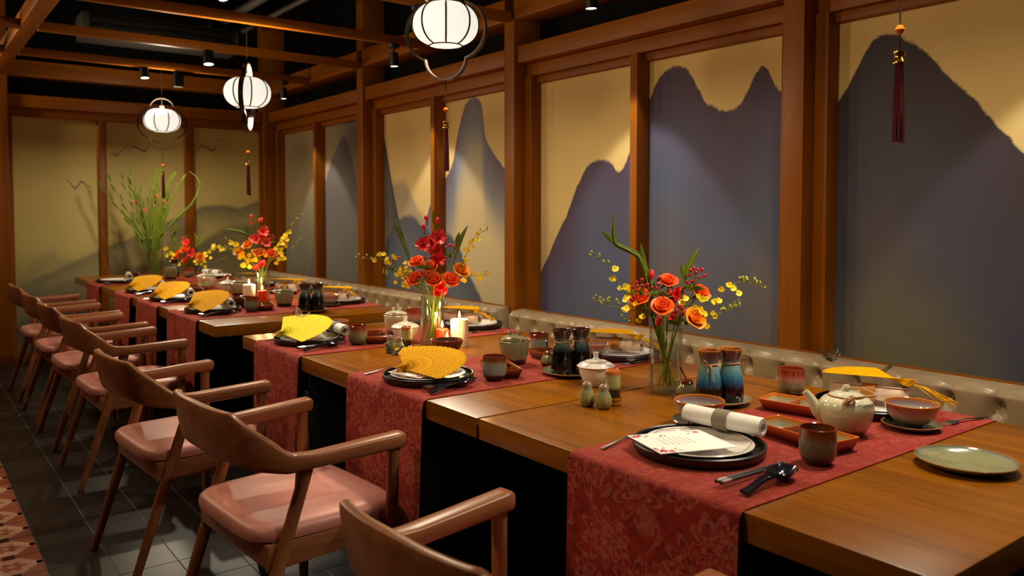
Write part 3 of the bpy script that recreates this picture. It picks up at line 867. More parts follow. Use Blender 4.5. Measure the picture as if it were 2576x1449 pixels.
# ------------------------------------------------------------------ armchairs
def make_chair():
    t = thing('dining_chair')
    half = [(-0.202,0.0),(-0.196,0.105),(-0.172,0.198),(-0.112,0.246),(-0.040,0.264),(0.10,0.272),(0.245,0.28)]
    plan = spline([(x,y,0) for x,y in half], 49)
    def params(i):
        """z low, z high, thickness of the swept bar at sample i"""
        u = i/48.0*6
        def lerp(tab):
            for (a, va), (b, vb) in zip(tab, tab[1:]):
                if u <= b:
                    k = (u-a)/(b-a)
                    return va + (vb-va)*k
            return tab[-1][1]
        zl = lerp([(0,0.648),(1.5,0.642),(2.6,0.622),(3.4,0.614),(4.2,0.620),(6,0.628)])
        zh = lerp([(0,0.786),(1.9,0.781),(2.05,0.774),(2.9,0.706),(3.3,0.676),(3.6,0.664),(4.2,0.660),(6,0.672)])
        th = lerp([(0,0.032),(2.2,0.030),(3.5,0.042),(4.3,0.052),(6,0.056)])
        return zl, zh, th
    def section(i, sgn):
        p = plan[i]
        a = plan[max(i-1,0)]; b = plan[min(i+1,48)]
        tg = (b-a).normalized(); nr = Vector((tg.y, -tg.x, 0))      # inward
        zl, zh, th = params(i)
        tilt = 0.20*max(0, min(1, (28-i)/9.0))
        pts = []
        hz, hw = (zh-zl)/2, th/2
        zc = (zh+zl)/2
        rr = min(hw, hz)*0.7
        for q in range(16):
            ang = 2*PI*q/16
            cx = math.copysign(abs(math.cos(ang))**0.45, math.cos(ang))*hw
            cz = math.copysign(abs(math.sin(ang))**0.45, math.sin(ang))*hz
            z = zc+cz
            off = nr*cx
            x = p.x + off.x - tilt*(z-0.60)
            y = p.y + off.y
            pts.append((x, sgn*y, z))
        return pts
    # backrest: both halves out to sample 24; arms: 24..48
    rows = [section(i, -1) for i in range(24, 0, -1)] + [section(i, 1) for i in range(0, 25)]
    # mirrored halves wind the other way: reverse the point order of the negative half
    fix = []
    for k, r in enumerate(rows):
        if k < 24: r = [r[(8-q) % 16] for q in range(16)] if False else r
        fix.append(r)
    mb = MB().sheet(fix, closed_u=True)
    mb.build('backrest', w_chair, t, ang=50)
    for sgn in (-1, 1):
        rows = [section(i, sgn) for i in range(24, 49)]
        # round off the tip
        last = rows[-1]; cx = sum(p[0] for p in last)/16; cy = sum(p[1] for p in last)/16; cz = sum(p[2] for p in last)/16
        rows.append([(p[0]+0.008, cy+(p[1]-cy)*0.75, cz+(p[2]-cz)*0.75) for p in last])
        mb = MB().sheet(rows, closed_u=True)
        n = len(rows)*16
        mb.f.append(tuple(range(n-16, n))); mb.m.append(0)
        mb.build('arm', w_chair, t, ang=50)
        MB().tube([(-0.228, sgn*0.235, 0.0), (-0.13, sgn*0.238, 0.30), (-0.045, sgn*0.245, 0.56), (-0.035, sgn*0.25, 0.625)], [0.0135, 0.0185, 0.0175, 0.024], 14).build('leg', w_chairz, t)
        MB().tube([(0.215, sgn*0.262, 0.0), (0.218, sgn*0.27, 0.35), (0.222, sgn*0.277, 0.60), (0.223, sgn*0.278, 0.64)], [0.0135, 0.0185, 0.0175, 0.021], 14).build('leg', w_chairz, t)
    # rails under the seat
    MB().add([(-0.135,-0.235,0.355),(0.215,-0.255,0.375),(0.215,-0.235,0.375),(-0.135,-0.215,0.355),(-0.135,-0.235,0.425),(0.215,-0.255,0.43),(0.215,-0.235,0.43),(-0.135,-0.215,0.425)],
             [(0,3,2,1),(4,5,6,7),(0,1,5,4),(1,2,6,5),(2,3,7,6),(3,0,4,7)]).build('seat_rail', w_chair, t, bevel=0.003)
    MB().add([(-0.135,0.235,0.355),(0.215,0.255,0.375),(0.215,0.235,0.375),(-0.135,0.215,0.355),(-0.135,0.235,0.425),(0.215,0.255,0.43),(0.215,0.235,0.43),(-0.135,0.215,0.425)],
             [(0,3,2,1),(4,5,6,7),(0,1,5,4),(1,2,6,5),(2,3,7,6),(3,0,4,7)]).build('seat_rail', w_chair, t, bevel=0.003)
    MB().box(0.20, 0.222, -0.25, 0.25, 0.378, 0.43).build('seat_rail', w_chair, t, bevel=0.003)
    MB().box(-0.135, -0.113, -0.235, 0.235, 0.36, 0.425).build('seat_rail', w_chair, t, bevel=0.003)
    # seat cushion: rounded outline, domed top
    ns, nt_ = 48, 10
    rows = []
    def outline(a):
        ca, sa = math.cos(a), math.sin(a)
        ex = 0.36
        x = math.copysign(abs(ca)**ex, ca); y = math.copysign(abs(sa)**ex, sa)
        wid = 0.232 + 0.022*(x+1)/2
        return 0.055 + x*0.225, y*wid
    zs = [(0.90,0.425),(1.0,0.430),(1.01,0.442),(0.995,0.456),(0.95,0.466),(0.86,0.472),(0.7,0.475),(0.45,0.476),(0.2,0.476)]
    for k, z in zs:
        row = []
        for i in range(ns):
            x, y = outline(2*PI*i/ns)
            row.append((0.055+(x-0.055)*k, y*k, z - 0.008*(1-k)*(1-k)*(1 if k < 0.9 else 0)))
        rows.append(row)
    mb = MB().sheet(rows, closed_u=True)
    n = len(rows)*ns
    mb.f.append(tuple(range(n-ns, n))); mb.m.append(0)
    mb.f.append(tuple(range(ns))); mb.m.append(0)
    mb.build('seat_cushion', pink, t, ang=60)
    return t
MAKERS = {'chair': make_chair}
CH = [(0.853, 1.14, 0.07, 'walnut armchair nearest the camera, cut off by the bottom edge'),
      (0.868, 2.272, 0.07, 'walnut armchair with pink seat at the second runner from the front'),
      (0.824, 3.19, 0.07, 'walnut armchair with pink seat at the third runner, beside the lime fan'),
      (0.88, 4.41, 0.03, 'walnut armchair first along the far table, a dark knot in its back'),
      (0.88, 5.20, 0.03, 'walnut armchair second along the far table'),
      (0.88, 5.90, 0.03, 'walnut armchair third along the far table'),
      (0.88, 6.70, 0.02, 'walnut armchair farthest back, next to the brown corner post')]
for x, y, rz, lab in CH:
    put('chair', (x, y, 0), rz, lab, 'chair', 'pink seated walnut armchairs')

# ------------------------------------------------------------------ lanterns
def make_lantern():
    t = thing('hanging_lantern')          # origin at the centre of the quatrefoil frame
    # flat bar quatrefoil in the local xz plane
    path = []
    def arc(cx, cz, R, a0, a1, n):
        for i in range(n+1):
            a = a0 + (a1-a0)*i/n
            path.append((cx + R*math.cos(a), cz + R*math.sin(a)))
    # right lobe, top, left, bottom
    xr = 0.18-0.1235; aa = math.asin(0.118/0.1235)
    arc(xr, 0, 0.1235, -aa, aa, 18)
    ab = math.asin(min(1, 0.093/0.0935))
    zt = 0.205-0.0932
    arc(0, zt, 0.0932, math.atan2(0.118-zt, 0.093), PI-math.atan2(0.118-zt, 0.093), 18)
    arc(-xr, 0, 0.1235, PI-aa, PI+aa, 18)
    arc(0, -zt, 0.0932, PI+math.atan2(0.118-zt, 0.093), 2*PI-math.atan2(0.118-zt, 0.093), 18)
    n = len(path)
    rows = []
    for i in range(n):
        x, z = path[i]; L = math.hypot(x, z); ux, uz = x/L, z/L
        o_, i_ = 0.0042, 0.0042
        rows.append([(x+ux*o_, -0.014, z+uz*o_), (x+ux*o_, 0.014, z+uz*o_), (x-ux*i_, 0.014, z-uz*i_), (x-ux*i_, -0.014, z-uz*i_)])
    rows.append(rows[0])
    MB().sheet(rows, closed_u=True).build('frame', frame_dark, t, ang=30)
    # globe
    prof = []
    for i in range(25):
        a = -PI/2 + PI*i/24
        r = 0.139*abs(math.cos(a))**0.72; z = 0.027 + 0.094*math.copysign(abs(math.sin(a))**0.95, math.sin(a))
        if r < 0.062: continue
        prof.append((r, z))
    prof = [(0, prof[0][1])] + prof + [(0, prof[-1][1])]
    MB().lathe(prof, 48).build('globe', lantern_glow, t, ang=50)
    for k in range(8):
        a = 2*PI*(k+0.5)/8
        pts = [((r+0.001)*math.cos(a), (r+0.001)*math.sin(a), z) for r, z in prof[1:-1]]
        MB().tube(pts, 0.0042, 6).build('rib', frame_dark, t)
    for z in (prof[1][1]-0.001, prof[-2][1]+0.001):
        r0 = prof[1][0]
        MB().tube([(r0*math.cos(2*PI*i/32), r0*math.sin(2*PI*i/32), z) for i in range(33)], 0.003, 6).build('ring', frame_dark, t)
    MB().lathe([(0,0.145),(0.016,0.145),(0.018,0.135),(0.018,0.122),(0,0.122)], 16).build('cap', frame_dark, t)
    MB().tube([(0,0,0.14),(0,0,0.209)], 0.003, 8).build('rod', black_metal, t)
    MB().tube([(0,0,0.209),(0,0,CORD)], 0.0022, 6).build('cord', cord_dark, t)
    return t
def make_tassel():
    t = thing('tassel')                   # origin at the top of its string
    for s in (-0.0025, 0.0025):
        MB().tube([(s*0.2,0,0),(s,0,-0.06),(s*0.3,0,-0.115)], 0.0011, 6).build('string', cord_dark, t)
    MB().lathe([(0,-0.138),(0.006,-0.136),(0.0115,-0.126),(0.006,-0.116),(0,-0.114)], 16).build('bead', amber, t)
    MB().tube([(0,0,-0.136),(0,0,-0.178)], 0.0016, 6).build('string', cord_dark, t)
    MB().lathe([(0,-0.176),(0.0125,-0.176),(0.013,-0.181),(0.0105,-0.186),(0.0105,-0.192),(0.015,-0.199),(0.015,-0.204),(0,-0.204)], 20).build('cap', gold, t)
    mb = MB()
    r_ = random.Random(3)
    for k in range(46):
        a = k*2.399; r0 = 0.0105*math.sqrt((k+0.5)/46)
        p0 = (r0*0.8*math.cos(a), r0*0.8*math.sin(a), -0.203)
        p1 = (r0*1.15*math.cos(a)+r_.uniform(-.0012,.0012), r0*1.15*math.sin(a)+r_.uniform(-.0012,.0012), -0.29)
        p2 = (r0*1.3*math.cos(a)+r_.uniform(-.002,.002), r0*1.3*math.sin(a)+r_.uniform(-.002,.002), -0.385+r_.uniform(-.006,.006))
        mb.tube([p0, p1, p2], 0.0013, 4)
    o = mb.build('fringe', tassel_red, t)
    o['kind'] = 'stuff'
    return t
CORD = ZB - 2.02
MAKERS['lantern'] = make_lantern
MAKERS['tassel'] = make_tassel
LAN = [(1.73, 6.90, 2.005, -0.28, 'smallest glowing lantern in a dark quatrefoil frame above the green stalks'),
       (1.73, 4.93, 1.995, 1.02, 'glowing lantern whose quatrefoil frame is turned edge-on'),
       (1.892, 2.951, 2.065, -0.95, 'biggest glowing lantern, cut by the top edge'),
       (1.875, 0.97, 2.05, -0.3, 'lantern just above the frame at right, only its tassel showing')]
for i, (x, y, z, rz, lab) in enumerate(LAN):
    put('lantern', (x, y, z), rz, lab, 'lantern', 'globe lanterns over the tables')
    for dz, e in ((-0.085, 1), (0.128, -1)):          # light leaving the open ends of the globe
        l = bpy.data.lights.new('lantern_light', 'AREA'); l.shape = 'DISK'; l.size = 0.11; l.energy = P_LANTERN; l.color = (1.0, 0.82, 0.55)
        lo = bpy.data.objects.new('lantern_light', l); COL.objects.link(lo); lo.location = (x, y, z+dz); lo.rotation_euler = (0 if e > 0 else PI, 0, 0)
    put('tassel', (x, y, z-0.207), rz, ('maroon tassel with gold cap hanging below the smallest lantern', 'maroon tassel hanging below the edge-on lantern', 'maroon tassel with red bead hanging below the biggest lantern', 'large maroon tassel with amber bead at the top right')[i], 'tassel', 'lantern tassels')

# ------------------------------------------------------------------ tableware makers (origin at the base)
def wall_prof(outer, th):
    """closed vessel profile from an outer profile (r,z) bottom to top"""
    inner = [(max(r-th, 0.0), z) for r, z in reversed(outer)]
    inner = [(r, max(z, outer[0][1]+th*1.2)) for r, z in inner]
    return [(0, outer[0][1])] + outer, inner + [(0, outer[0][1]+th*1.2)]
def vessel(t, name, outer, th, m_out, m_in, seg=40):
    o_, i_ = wall_prof(outer, th)
    mb = MB().lathe(o_, seg, 0)
    top = outer[-1]
    mid = (top[0]-th/2, top[1]+th*0.35)
    mb.lathe([top, mid, i_[0]], seg, 0)
    mb.lathe(i_, seg, 1)
    return mb.build(name, [m_out, m_in], t, ang=50)
def cup_maker(mat):
    def f():
        t = thing('cup')
        vessel(t, 'body', [(0.026,0),(0.028,0.004),(0.035,0.012),(0.0385,0.026),(0.039,0.05),(0.0385,0.07),(0.039,0.078)], 0.0035, mat, mat)
        MB().lathe([(0.0,0.004),(0.024,0.004),(0.024,0.0005),(0,0.0005)], 24).build('foot', black_cer, t)
        return t
    return f
def bowl_maker(mo, mi, saucer=True):
    def f():
        t = thing('soup_bowl')
        vessel(t, 'body', [(0.028,0),(0.029,0.006),(0.043,0.014),(0.055,0.03),(0.061,0.046),(0.0635,0.058)], 0.0035, mo, mi, 48)
        MB().lathe([(0,0.003),(0.026,0.003),(0.026,0.0004),(0,0.0004)], 24).build('foot', black_cer, t)
        return t
    return f
def make_saucer():
    t = thing('saucer')
    vessel(t, 'plate', [(0.04,0),(0.045,0.002),(0.06,0.007),(0.07,0.014)], 0.004, g_saucer, g_saucer, 44)
    MB().lathe([(0.036,0),(0.038,0.0012),(0.034,0.0012),(0.034,0)], 24).build('foot_ring', black_cer, t)
    return t
def make_bottle_saucer():
    t = thing('bottle_saucer')
    vessel(t, 'plate', [(0.055,0),(0.06,0.002),(0.085,0.007),(0.098,0.015)], 0.004, g_saucer, g_saucer, 48)
    MB().lathe([(0.05,0),(0.052,0.0012),(0.047,0.0012),(0.047,0)], 24).build('foot_ring', black_cer, t)
    return t
def make_charger():
    t = thing('charger_plate')
    outer = [(0.132,0),(0.142,0.003),(0.1465,0.010),(0.148,0.0225)]
    vessel(t, 'plate', outer, 0.006, black_cer, black_cer, 64)
    MB().lathe([(0.12,0.0),(0.124,0.0015),(0.116,0.0015),(0.116,0)], 32).build('foot_ring', black_cer, t)
    return t
def make_white_plate():
    t = thing('dinner_plate')
    vessel(t, 'plate', [(0.075,0),(0.08,0.002),(0.105,0.008),(0.122,0.016)], 0.004, white_cer, white_cer, 64)
    mb = MB()
    for k in range(8):
        a = 2*PI*k/8; a2 = a + 2*PI/8
        mb.tube([(0.118*math.cos(a), 0.118*math.sin(a), 0.0165), (0.118*math.cos(a2), 0.118*math.sin(a2), 0.0165)], 0.0006, 4)
    mb.build('rim_line', print_dark, t)
    return t
def make_menu():
    """folded menu card with red flowers printed at its corners"""
    t = thing('menu_card')
    MB().box(-0.095,0.095,-0.075,0.075,0,0.0016).build('card', paper, t)
    z = 0.0019
    def blot(cx, cy, r, mat, n=5, ph=0.0, name='flower_print'):
        poly = []
        for i in range(30):
            a = 2*PI*i/30
            rr = r*(0.72+0.28*math.cos(n*a+ph))
            poly.append((cx+rr*math.cos(a), cy+rr*math.sin(a)))
        mb = MB(); poly_inlay(mb, poly, z, 0); mb.build(name, mat, t, fixn=False)
    blot(-0.083, 0.060, 0.012, print_red); blot(-0.070, 0.066, 0.008, print_red, 5, 1)
    blot(0.074, 0.058, 0.010, print_red); blot(-0.080, -0.058, 0.014, print_red); blot(-0.062, -0.064, 0.010, print_red, 5, 1); blot(-0.088,-0.04,0.007,print_red)
    for cx, cy, a in ((-0.06,0.052,0.4),(-0.055,0.06,0.1),(-0.02,0.055,0.9),(-0.012,0.05,1.3),(-0.025,0.045,0.5),(-0.045,-0.05,0.5),(-0.04,-0.062,2.8),(-0.068,-0.04,1.2),(0.05,0.05,0.6),(0.06,0.068,2.4)):
        u = Vector((math.cos(a), math.sin(a))); w = Vector((-u.y, u.x))
        mb = MB()
        poly_inlay(mb, [(cx-u.x*0.009, cy-u.y*0.009), (cx-w.x*0.002, cy-w.y*0.002), (cx+u.x*0.009, cy+u.y*0.009), (cx+w.x*0.002, cy+w.y*0.002)], z, 0)
        mb.build('leaf_print', print_leaf, t, fixn=False)
    mb = MB()
    r_ = random.Random(5)
    for k in range(6):
        x = -0.045 + 0.014*k
        y = -0.02
        while y < 0.03:
            w = r_.uniform(0.004, 0.010)
            poly_inlay(mb, [(x, y), (x+0.0028, y), (x+0.0028, y+w), (x, y+w)], z, 0)
            y += w + 0.003
    mb.build('text_print', print_grey, t, fixn=False)['kind'] = 'stuff'
    return t
def napkin_maker(mcloth, mband, ln=0.2, r=0.022):
    def f():
        t = thing('napkin_roll')          # lies along local x, resting on z = 0
        rows = []
        nsp = 44
        for i in range(9):
            x = -ln/2 + ln*i/8
            row = []
            for j in range(nsp):
                a = j/(nsp-1)*2*PI*2.3
                rr = r*(0.52 + 0.48*j/(nsp-1))*(1 + 0.02*math.sin(3*a+i))
                row.append((x, rr*math.cos(a)*1.08, r + rr*math.sin(a)*0.95))
            rows.append(row)
        MB().slab(rows, 0.0025).build('linen', mcloth, t, ang=60)
        rb = r*1.12
        mb = MB()
        rows = []
        for i in range(2):
            rows.append([(-0.018+0.036*i, rb*math.cos(2*PI*j/28)*1.08, r + rb*math.sin(2*PI*j/28)*0.97) for j in range(29)])
        mb.slab(rows, 0.0014).build('band', mband, t, ang=60)
        return t
    return f
def make_fork():
    t = thing('fork')                     # handle end at -x, tines at +x
    sec = [(-0.098,0.0048,0.0015),(-0.09,0.0055,0.0018),(-0.05,0.0036,0.0035),(-0.01,0.0028,0.0065),(0.02,0.004,0.006),(0.032,0.0105,0.004),(0.048,0.0115,0.002),(0.056,0.0115,0.0018)]
    rows = [[(x, -w, z+0.0012), (x, -w*0.3, z), (x, w*0.3, z), (x, w, z+0.0012)] for x, w, z in sec]
    MB().slab(rows, 0.0018).build('handle', steel, t)
    for k in (-1.5, -0.5, 0.5, 1.5):
        MB().tube([(0.054, k*0.0058, 0.0025), (0.075, k*0.0056, 0.0022), (0.098, k*0.005, 0.0065)], [0.0016, 0.0015, 0.0008], 6).build('tine', steel, t)
    return t
def make_spoon():
    t = thing('soup_spoon')               # handle end -x, bowl +x
    sec = [(-0.075,0.0085,0.004),(-0.06,0.0075,0.005),(-0.02,0.007,0.012),(0.012,0.010,0.014)]
    rows = [[(x, w*s, z + 0.003*abs(s)) for s in (-1,-0.5,0,0.5,1)] for x, w, z in sec]
    MB().slab(rows, 0.004).build('handle', g_spoon, t)
    rows = []
    for i in range(7):
        k = i/6
        row = []
        for j in range(24):
            a = 2*PI*j/24
            row.append((0.042 + 0.034*k*math.cos(a), 0.023*k*math.sin(a), 0.003 + 0.015*k*k))
        row.append(row[0])
        rows.append(row)
    rows[0] = [(0.042+0.0005*math.cos(2*PI*j/24), 0.0005*math.sin(2*PI*j/24), 0.003) for j in range(25)]
    MB().slab(rows, 0.003).build('bowl', g_spoon, t, ang=60)
    return t
def make_chopsticks():
    t = thing('chopsticks')               # thick ends at -x; the pair counts as one set
    for k, dy in ((0, -0.0055), (1, 0.0055)):
        st = MB().tube([(-0.075, dy, 0.0115), (0.115, dy*0.8, 0.0085)], [0.0042, 0.0026], 6).build('stick', chop_dark, t)
        MB().tube([(-0.1, dy, 0.012), (-0.075, dy, 0.0115)], [0.0044, 0.0044], 6).build('silver_end', steel, st)
        MB().tube([(-0.106, dy, 0.0121), (-0.1, dy, 0.012)], [0.0043, 0.0043], 6).build('tip_cap', chop_dark, st)
    mb = MB()
    mb.tube([(0.065, -0.022, 0.003), (0.065, -0.010, 0.0055), (0.065, 0.010, 0.0055), (0.065, 0.022, 0.003)], [0.0025, 0.003, 0.003, 0.0025], 8)
    mb.build('rest', black_cer, t)
    return t
def dish_maker(mo, mi, ln, comps):
    """long divided sauce dish along local y"""
    def f():
        t = thing('sauce_dish')
        w = 0.05; h = 0.03; th = 0.004
        def ring(s, z, k=1.0):
            return [(-w*s*0.9, -ln/2*s), (w*s*0.9, -ln/2*s), (w*s, ln/2*s), (-w*s, ln/2*s)]
        mb = MB()
        def rr(hx, hy, z, r=0.012, n=5):
            out = []
            for cx, cy, a0 in ((hx-r, hy-r, 0), (-hx+r, hy-r, PI/2), (-hx+r, -hy+r, PI), (hx-r, -hy+r, 1.5*PI)):
                for i in range(n+1):
                    a = a0 + PI/2*i/n
                    out.append((cx+r*math.cos(a), cy+r*math.sin(a), z))
            return out
        A = [rr(0.038, ln/2-0.012, 0), rr(0.041, ln/2-0.009, 0.004), rr(0.048, ln/2-0.002, 0.022), rr(0.05, ln/2, h), rr(0.0475, ln/2-0.0025, h+0.0012), rr(0.046, ln/2-0.004, h)]
        for i, q in enumerate(A):           # scalloped rim
            if i >= 3: A[i] = [(x, y, z + 0.0025*math.cos(y/ln*comps*2*PI+PI)*(1 if abs(x) > 0.03 else 0.3)) for x, y, z in q]
        mb.sheet(A, 0, True)
        n = len(A[0])
        mb.f.append(tuple(range(n))); mb.m.append(0)
        B = [A[-1], rr(0.039, ln/2-0.011, 0.008), rr(0.03, ln/2-0.02, 0.006)]
        o = len(mb.v)
        mb.sheet(B, 1, True)
        mb.f.append(tuple(range(o+2*n, o+3*n))); mb.m.append(1)
        mb.build('body', [mo, mi], t, ang=45)
        for k in range(1, comps):
            y = -ln/2 + ln*k/comps
            MB().add([(-0.042,y-0.004,0.006),(0.042,y-0.004,0.006),(0.042,y+0.004,0.006),(-0.042,y+0.004,0.006),(-0.046,y-0.002,0.027),(0.046,y-0.002,0.027),(0.046,y+0.002,0.027),(-0.046,y+0.002,0.027)],
                     [(0,3,2,1),(4,5,6,7),(0,1,5,4),(1,2,6,5),(2,3,7,6),(3,0,4,7)]).build('divider', mo, t, bevel=0.0012)
        return t
    return f
def make_teapot():
    t = thing('teapot')
    vessel(t, 'body', [(0.036,0),(0.042,0.004),(0.052,0.02),(0.061,0.045),(0.064,0.065),(0.061,0.08),(0.052,0.09),(0.04,0.094)], 0.004, g_teapot, g_teapot, 48)
    ld = MB().lathe([(0.0395,0.0945),(0.041,0.096),(0.038,0.099),(0.024,0.104),(0.01,0.106),(0,0.106)], 40).build('lid', g_teapot, t)
    MB().tube([(0.0405*math.cos(2*PI*i/40), 0.0405*math.sin(2*PI*i/40), 0.0955) for i in range(41)], 0.0018, 6).build('lid_rim', band_amber, ld)
    MB().lathe([(0,0.122),(0.006,0.121),(0.009,0.116),(0.006,0.11),(0.006,0.105),(0,0.105)], 20).build('knob', g_teapot, ld)
    MB().tube(spline([(-0.045,0,0.035),(-0.066,0,0.052),(-0.078,0,0.078),(-0.094,0,0.099)], 12), [0.017-0.009*i/11 for i in range(12)], 14).build('spout', g_teapot, t)
    for s in (-1, 1):
        MB().tube([(0.012, s*0.052, 0.082),(0.012, s*0.058, 0.096),(-0.002, s*0.058, 0.1),(-0.012, s*0.052, 0.084)], 0.004, 8).build('lug', g_teapot, t)
        r_ = random.Random(4)
        mb = MB()
        for q in range(4):
            mb.tube([(0.012*math.cos(a*2*PI/10+q)*1.0, s*(0.058+0.009*math.sin(a*2*PI/10)), 0.096+0.009*math.cos(a*2*PI/10+q*0.8)) for a in range(11)], 0.0016, 5)
        mb.build('twine_knot', twine, t)
    MB().tube(spline([(0,0.06,0.1),(0.04,0.045,0.104),(0.066,0,0.1),(0.04,-0.045,0.104),(0,-0.06,0.1)], 20), 0.0024, 8).build('handle', twine, t)
    return t
def jar_maker(mat):
    def f():
        t = thing('lidded_jar')
        vessel(t, 'body', [(0.038,0),(0.041,0.003),(0.046,0.02),(0.052,0.05),(0.055,0.072),(0.054,0.082),(0.046,0.086)], 0.004, mat, mat, 44)
        ld = MB().lathe([(0.047,0.0865),(0.049,0.089),(0.044,0.094),(0.028,0.1),(0.012,0.102),(0,0.102)], 40).build('lid', mat, t)
        for a in (0.3, 2.5):
            MB().lathe([(0,0.117),(0.006,0.115),(0.008,0.109),(0.006,0.104),(0.007,0.1),(0,0.1)], 14, c=(0.018*math.cos(a), 0.018*math.sin(a))).build('knob', mat, ld)
        for s in (-1, 1):
            MB().lathe([(0,0.102),(0.007,0.1),(0.009,0.092),(0.006,0.084),(0,0.084)], 14, c=(0.0, s*0.047)).build('ear', mat, t)
        MB().tube(spline([(0,0.05,0.098),(0.045,0.035,0.088),(0.06,0,0.083),(0.045,-0.035,0.088),(0,-0.05,0.098)], 24), 0.0017, 6).build('wire_handle', copper, t)
        MB().tube(spline([(0,0.05,0.098),(-0.045,0.035,0.088),(-0.06,0,0.083),(-0.045,-0.035,0.088),(0,-0.05,0.098)], 24), 0.0017, 6).build('wire_handle', copper, t)
        return t
    return f
def tokkuri_maker(mat):
    def f():
        t = thing('sake_bottle')
        vessel(t, 'body', [(0.034,0),(0.0365,0.004),(0.0375,0.02),(0.036,0.045),(0.032,0.075),(0.0265,0.098),(0.0235,0.109),(0.0245,0.12),(0.03,0.138),(0.0325,0.148)], 0.003, mat, mat, 40)
        MB().tube([(0.0252*math.cos(2*PI*i/28), 0.0252*math.sin(2*PI*i/28), 0.108+0.001*math.sin(i*0.9)) for i in range(29)], 0.0018, 6).build('twine', twine, t)
        r_ = random.Random(2)
        mb = MB()
        mb.tube(spline([(0.026,-0.002,0.108),(0.036,-0.012,0.118),(0.031,-0.02,0.124),(0.027,-0.008,0.11)], 12), 0.0016, 5)
        mb.tube(spline([(0.027,0,0.108),(0.034,0.004,0.1),(0.039,0.004,0.085),(0.043,0.006,0.068)], 10), 0.0016, 5)
        mb.tube(spline([(0.027,0,0.108),(0.032,-0.008,0.098),(0.038,-0.01,0.09)], 8), 0.0016, 5)
        for q in range(5):
            mb.tube([(0.0268,0,0.108),(0.031+0.002*q, -0.004+0.002*q, 0.1075-0.002*q)], 0.0018, 5)
        mb.build('bow', twine, t)
        return t
    return f
def make_white_jar():
    t = thing('lidded_bowl')
    vessel(t, 'body', [(0.026,0),(0.03,0.004),(0.042,0.018),(0.051,0.04),(0.0555,0.062)], 0.003, white_cer, white_cer, 44)
    ld = MB().lathe([(0.059,0.0615),(0.0595,0.064),(0.05,0.072),(0.03,0.08),(0.012,0.084),(0.0075,0.09),(0.0075,0.097),(0.009,0.104),(0.0085,0.106),(0,0.106)], 44).build('lid', white_cer, t)
    MB().tube([(0.0595*math.cos(2*PI*i/44), 0.0595*math.sin(2*PI*i/44), 0.063) for i in range(45)], 0.0008, 5).build('rim_line', copper, ld)
    MB().tube([(0.035*math.cos(2*PI*i/44), 0.035*math.sin(2*PI*i/44), 0.0785) for i in range(45)], 0.0008, 5).build('lid_line', copper, ld)
    return t
def make_shaker():
    t = thing('shaker')
    rib = lambda a, z: 0.02*math.cos(8*a)*(1 if z < 0.045 else 0.2)
    MB().lathe([(0,0),(0.014,0),(0.02,0.006),(0.0228,0.018),(0.021,0.032),(0.0155,0.045),(0.0128,0.051),(0.014,0.058),(0.0125,0.065),(0.007,0.069),(0,0.0695)], 40, wob=rib).build('body', g_shaker, t, ang=60)
    MB().lathe([(0,0.0705),(0.002,0.0702),(0.003,0.069),(0,0.068)], 10).build('cap', copper, t)
    return t
def make_holder():
    t = thing('toothpick_holder')
    vessel(t, 'body', [(0.022,0),(0.025,0.003),(0.0255,0.008),(0.023,0.012),(0.0258,0.016),(0.0255,0.021),(0.0215,0.026),(0.021,0.03),(0.022,0.036),(0.022,0.09),(0.0205,0.098),(0.019,0.1)], 0.004, g_tooth, g_tooth, 32)
    MB().lathe([(0,0.096),(0.016,0.096),(0.016,0.0985),(0,0.0985)], 20).build('stopper', g_tooth, t)
    return t
def make_sauce_pot():
    t = thing('sauce_pot')
    vessel(t, 'body', [(0.02,0),(0.024,0.003),(0.03,0.014),(0.029,0.03),(0.022,0.042),(0.02,0.047)], 0.003, g_pot_olive, g_pot_olive, 28)
    MB().lathe([(0.0215,0.0475),(0.022,0.05),(0.016,0.056),(0.006,0.06),(0,0.06)], 24).build('lid', g_bowl_brown, t)
    MB().tube([(0.005,0,0.05),(-0.012,0.004,0.08),(-0.022,0.006,0.096)], [0.002,0.0025,0.003], 6).build('ladle', chop_dark, t)
    return t
def make_green_plate():
    t = thing('serving_plate')
    mb = MB()
    mb.lathe([(0,0),(0.055,0),(0.065,0.003),(0.09,0.011),(0.1,0.019)], 64)
    pr = [(0.1,0.019),(0.0985,0.0205),(0.097,0.019),(0.088,0.0125),(0.07,0.008)]
    r = 0.066
    while r > 0.008:
        pr += [(r,0.0066),(r-0.002,0.0078),(r-0.006,0.0078),(r-0.008,0.0064)]
        r -= 0.0105
    pr.append((0, 0.007))
    mb.lathe(pr, 64)
    mb.build('plate', g_plate_green, t, ang=70)
    MB().lathe([(0.05,0),(0.052,0.001),(0.046,0.001),(0.046,0)], 32).build('foot_ring', black_cer, t)
    return t
def candle_maker(r, h, mat):
    def f():
        t = thing('pillar_candle')
        MB().lathe([(0,0),(r-0.001,0),(r,0.001),(r,h-0.002),(r-0.003,h),(r-0.008,h-0.003),(r*0.5,h-0.006),(0,h-0.006)], 36).build('wax', mat, t, ang=50)
        MB().tube([(0,0,h-0.007),(0.0008,0,h+0.006)], 0.0011, 6).build('wick', butter_black, t)
        MB().lathe([(0,h+0.004),(0.0042,h+0.009),(0.0055,h+0.014),(0.004,h+0.021),(0.0018,h+0.029),(0,h+0.034)], 14).build('flame', flame, t)
        return t
    return f
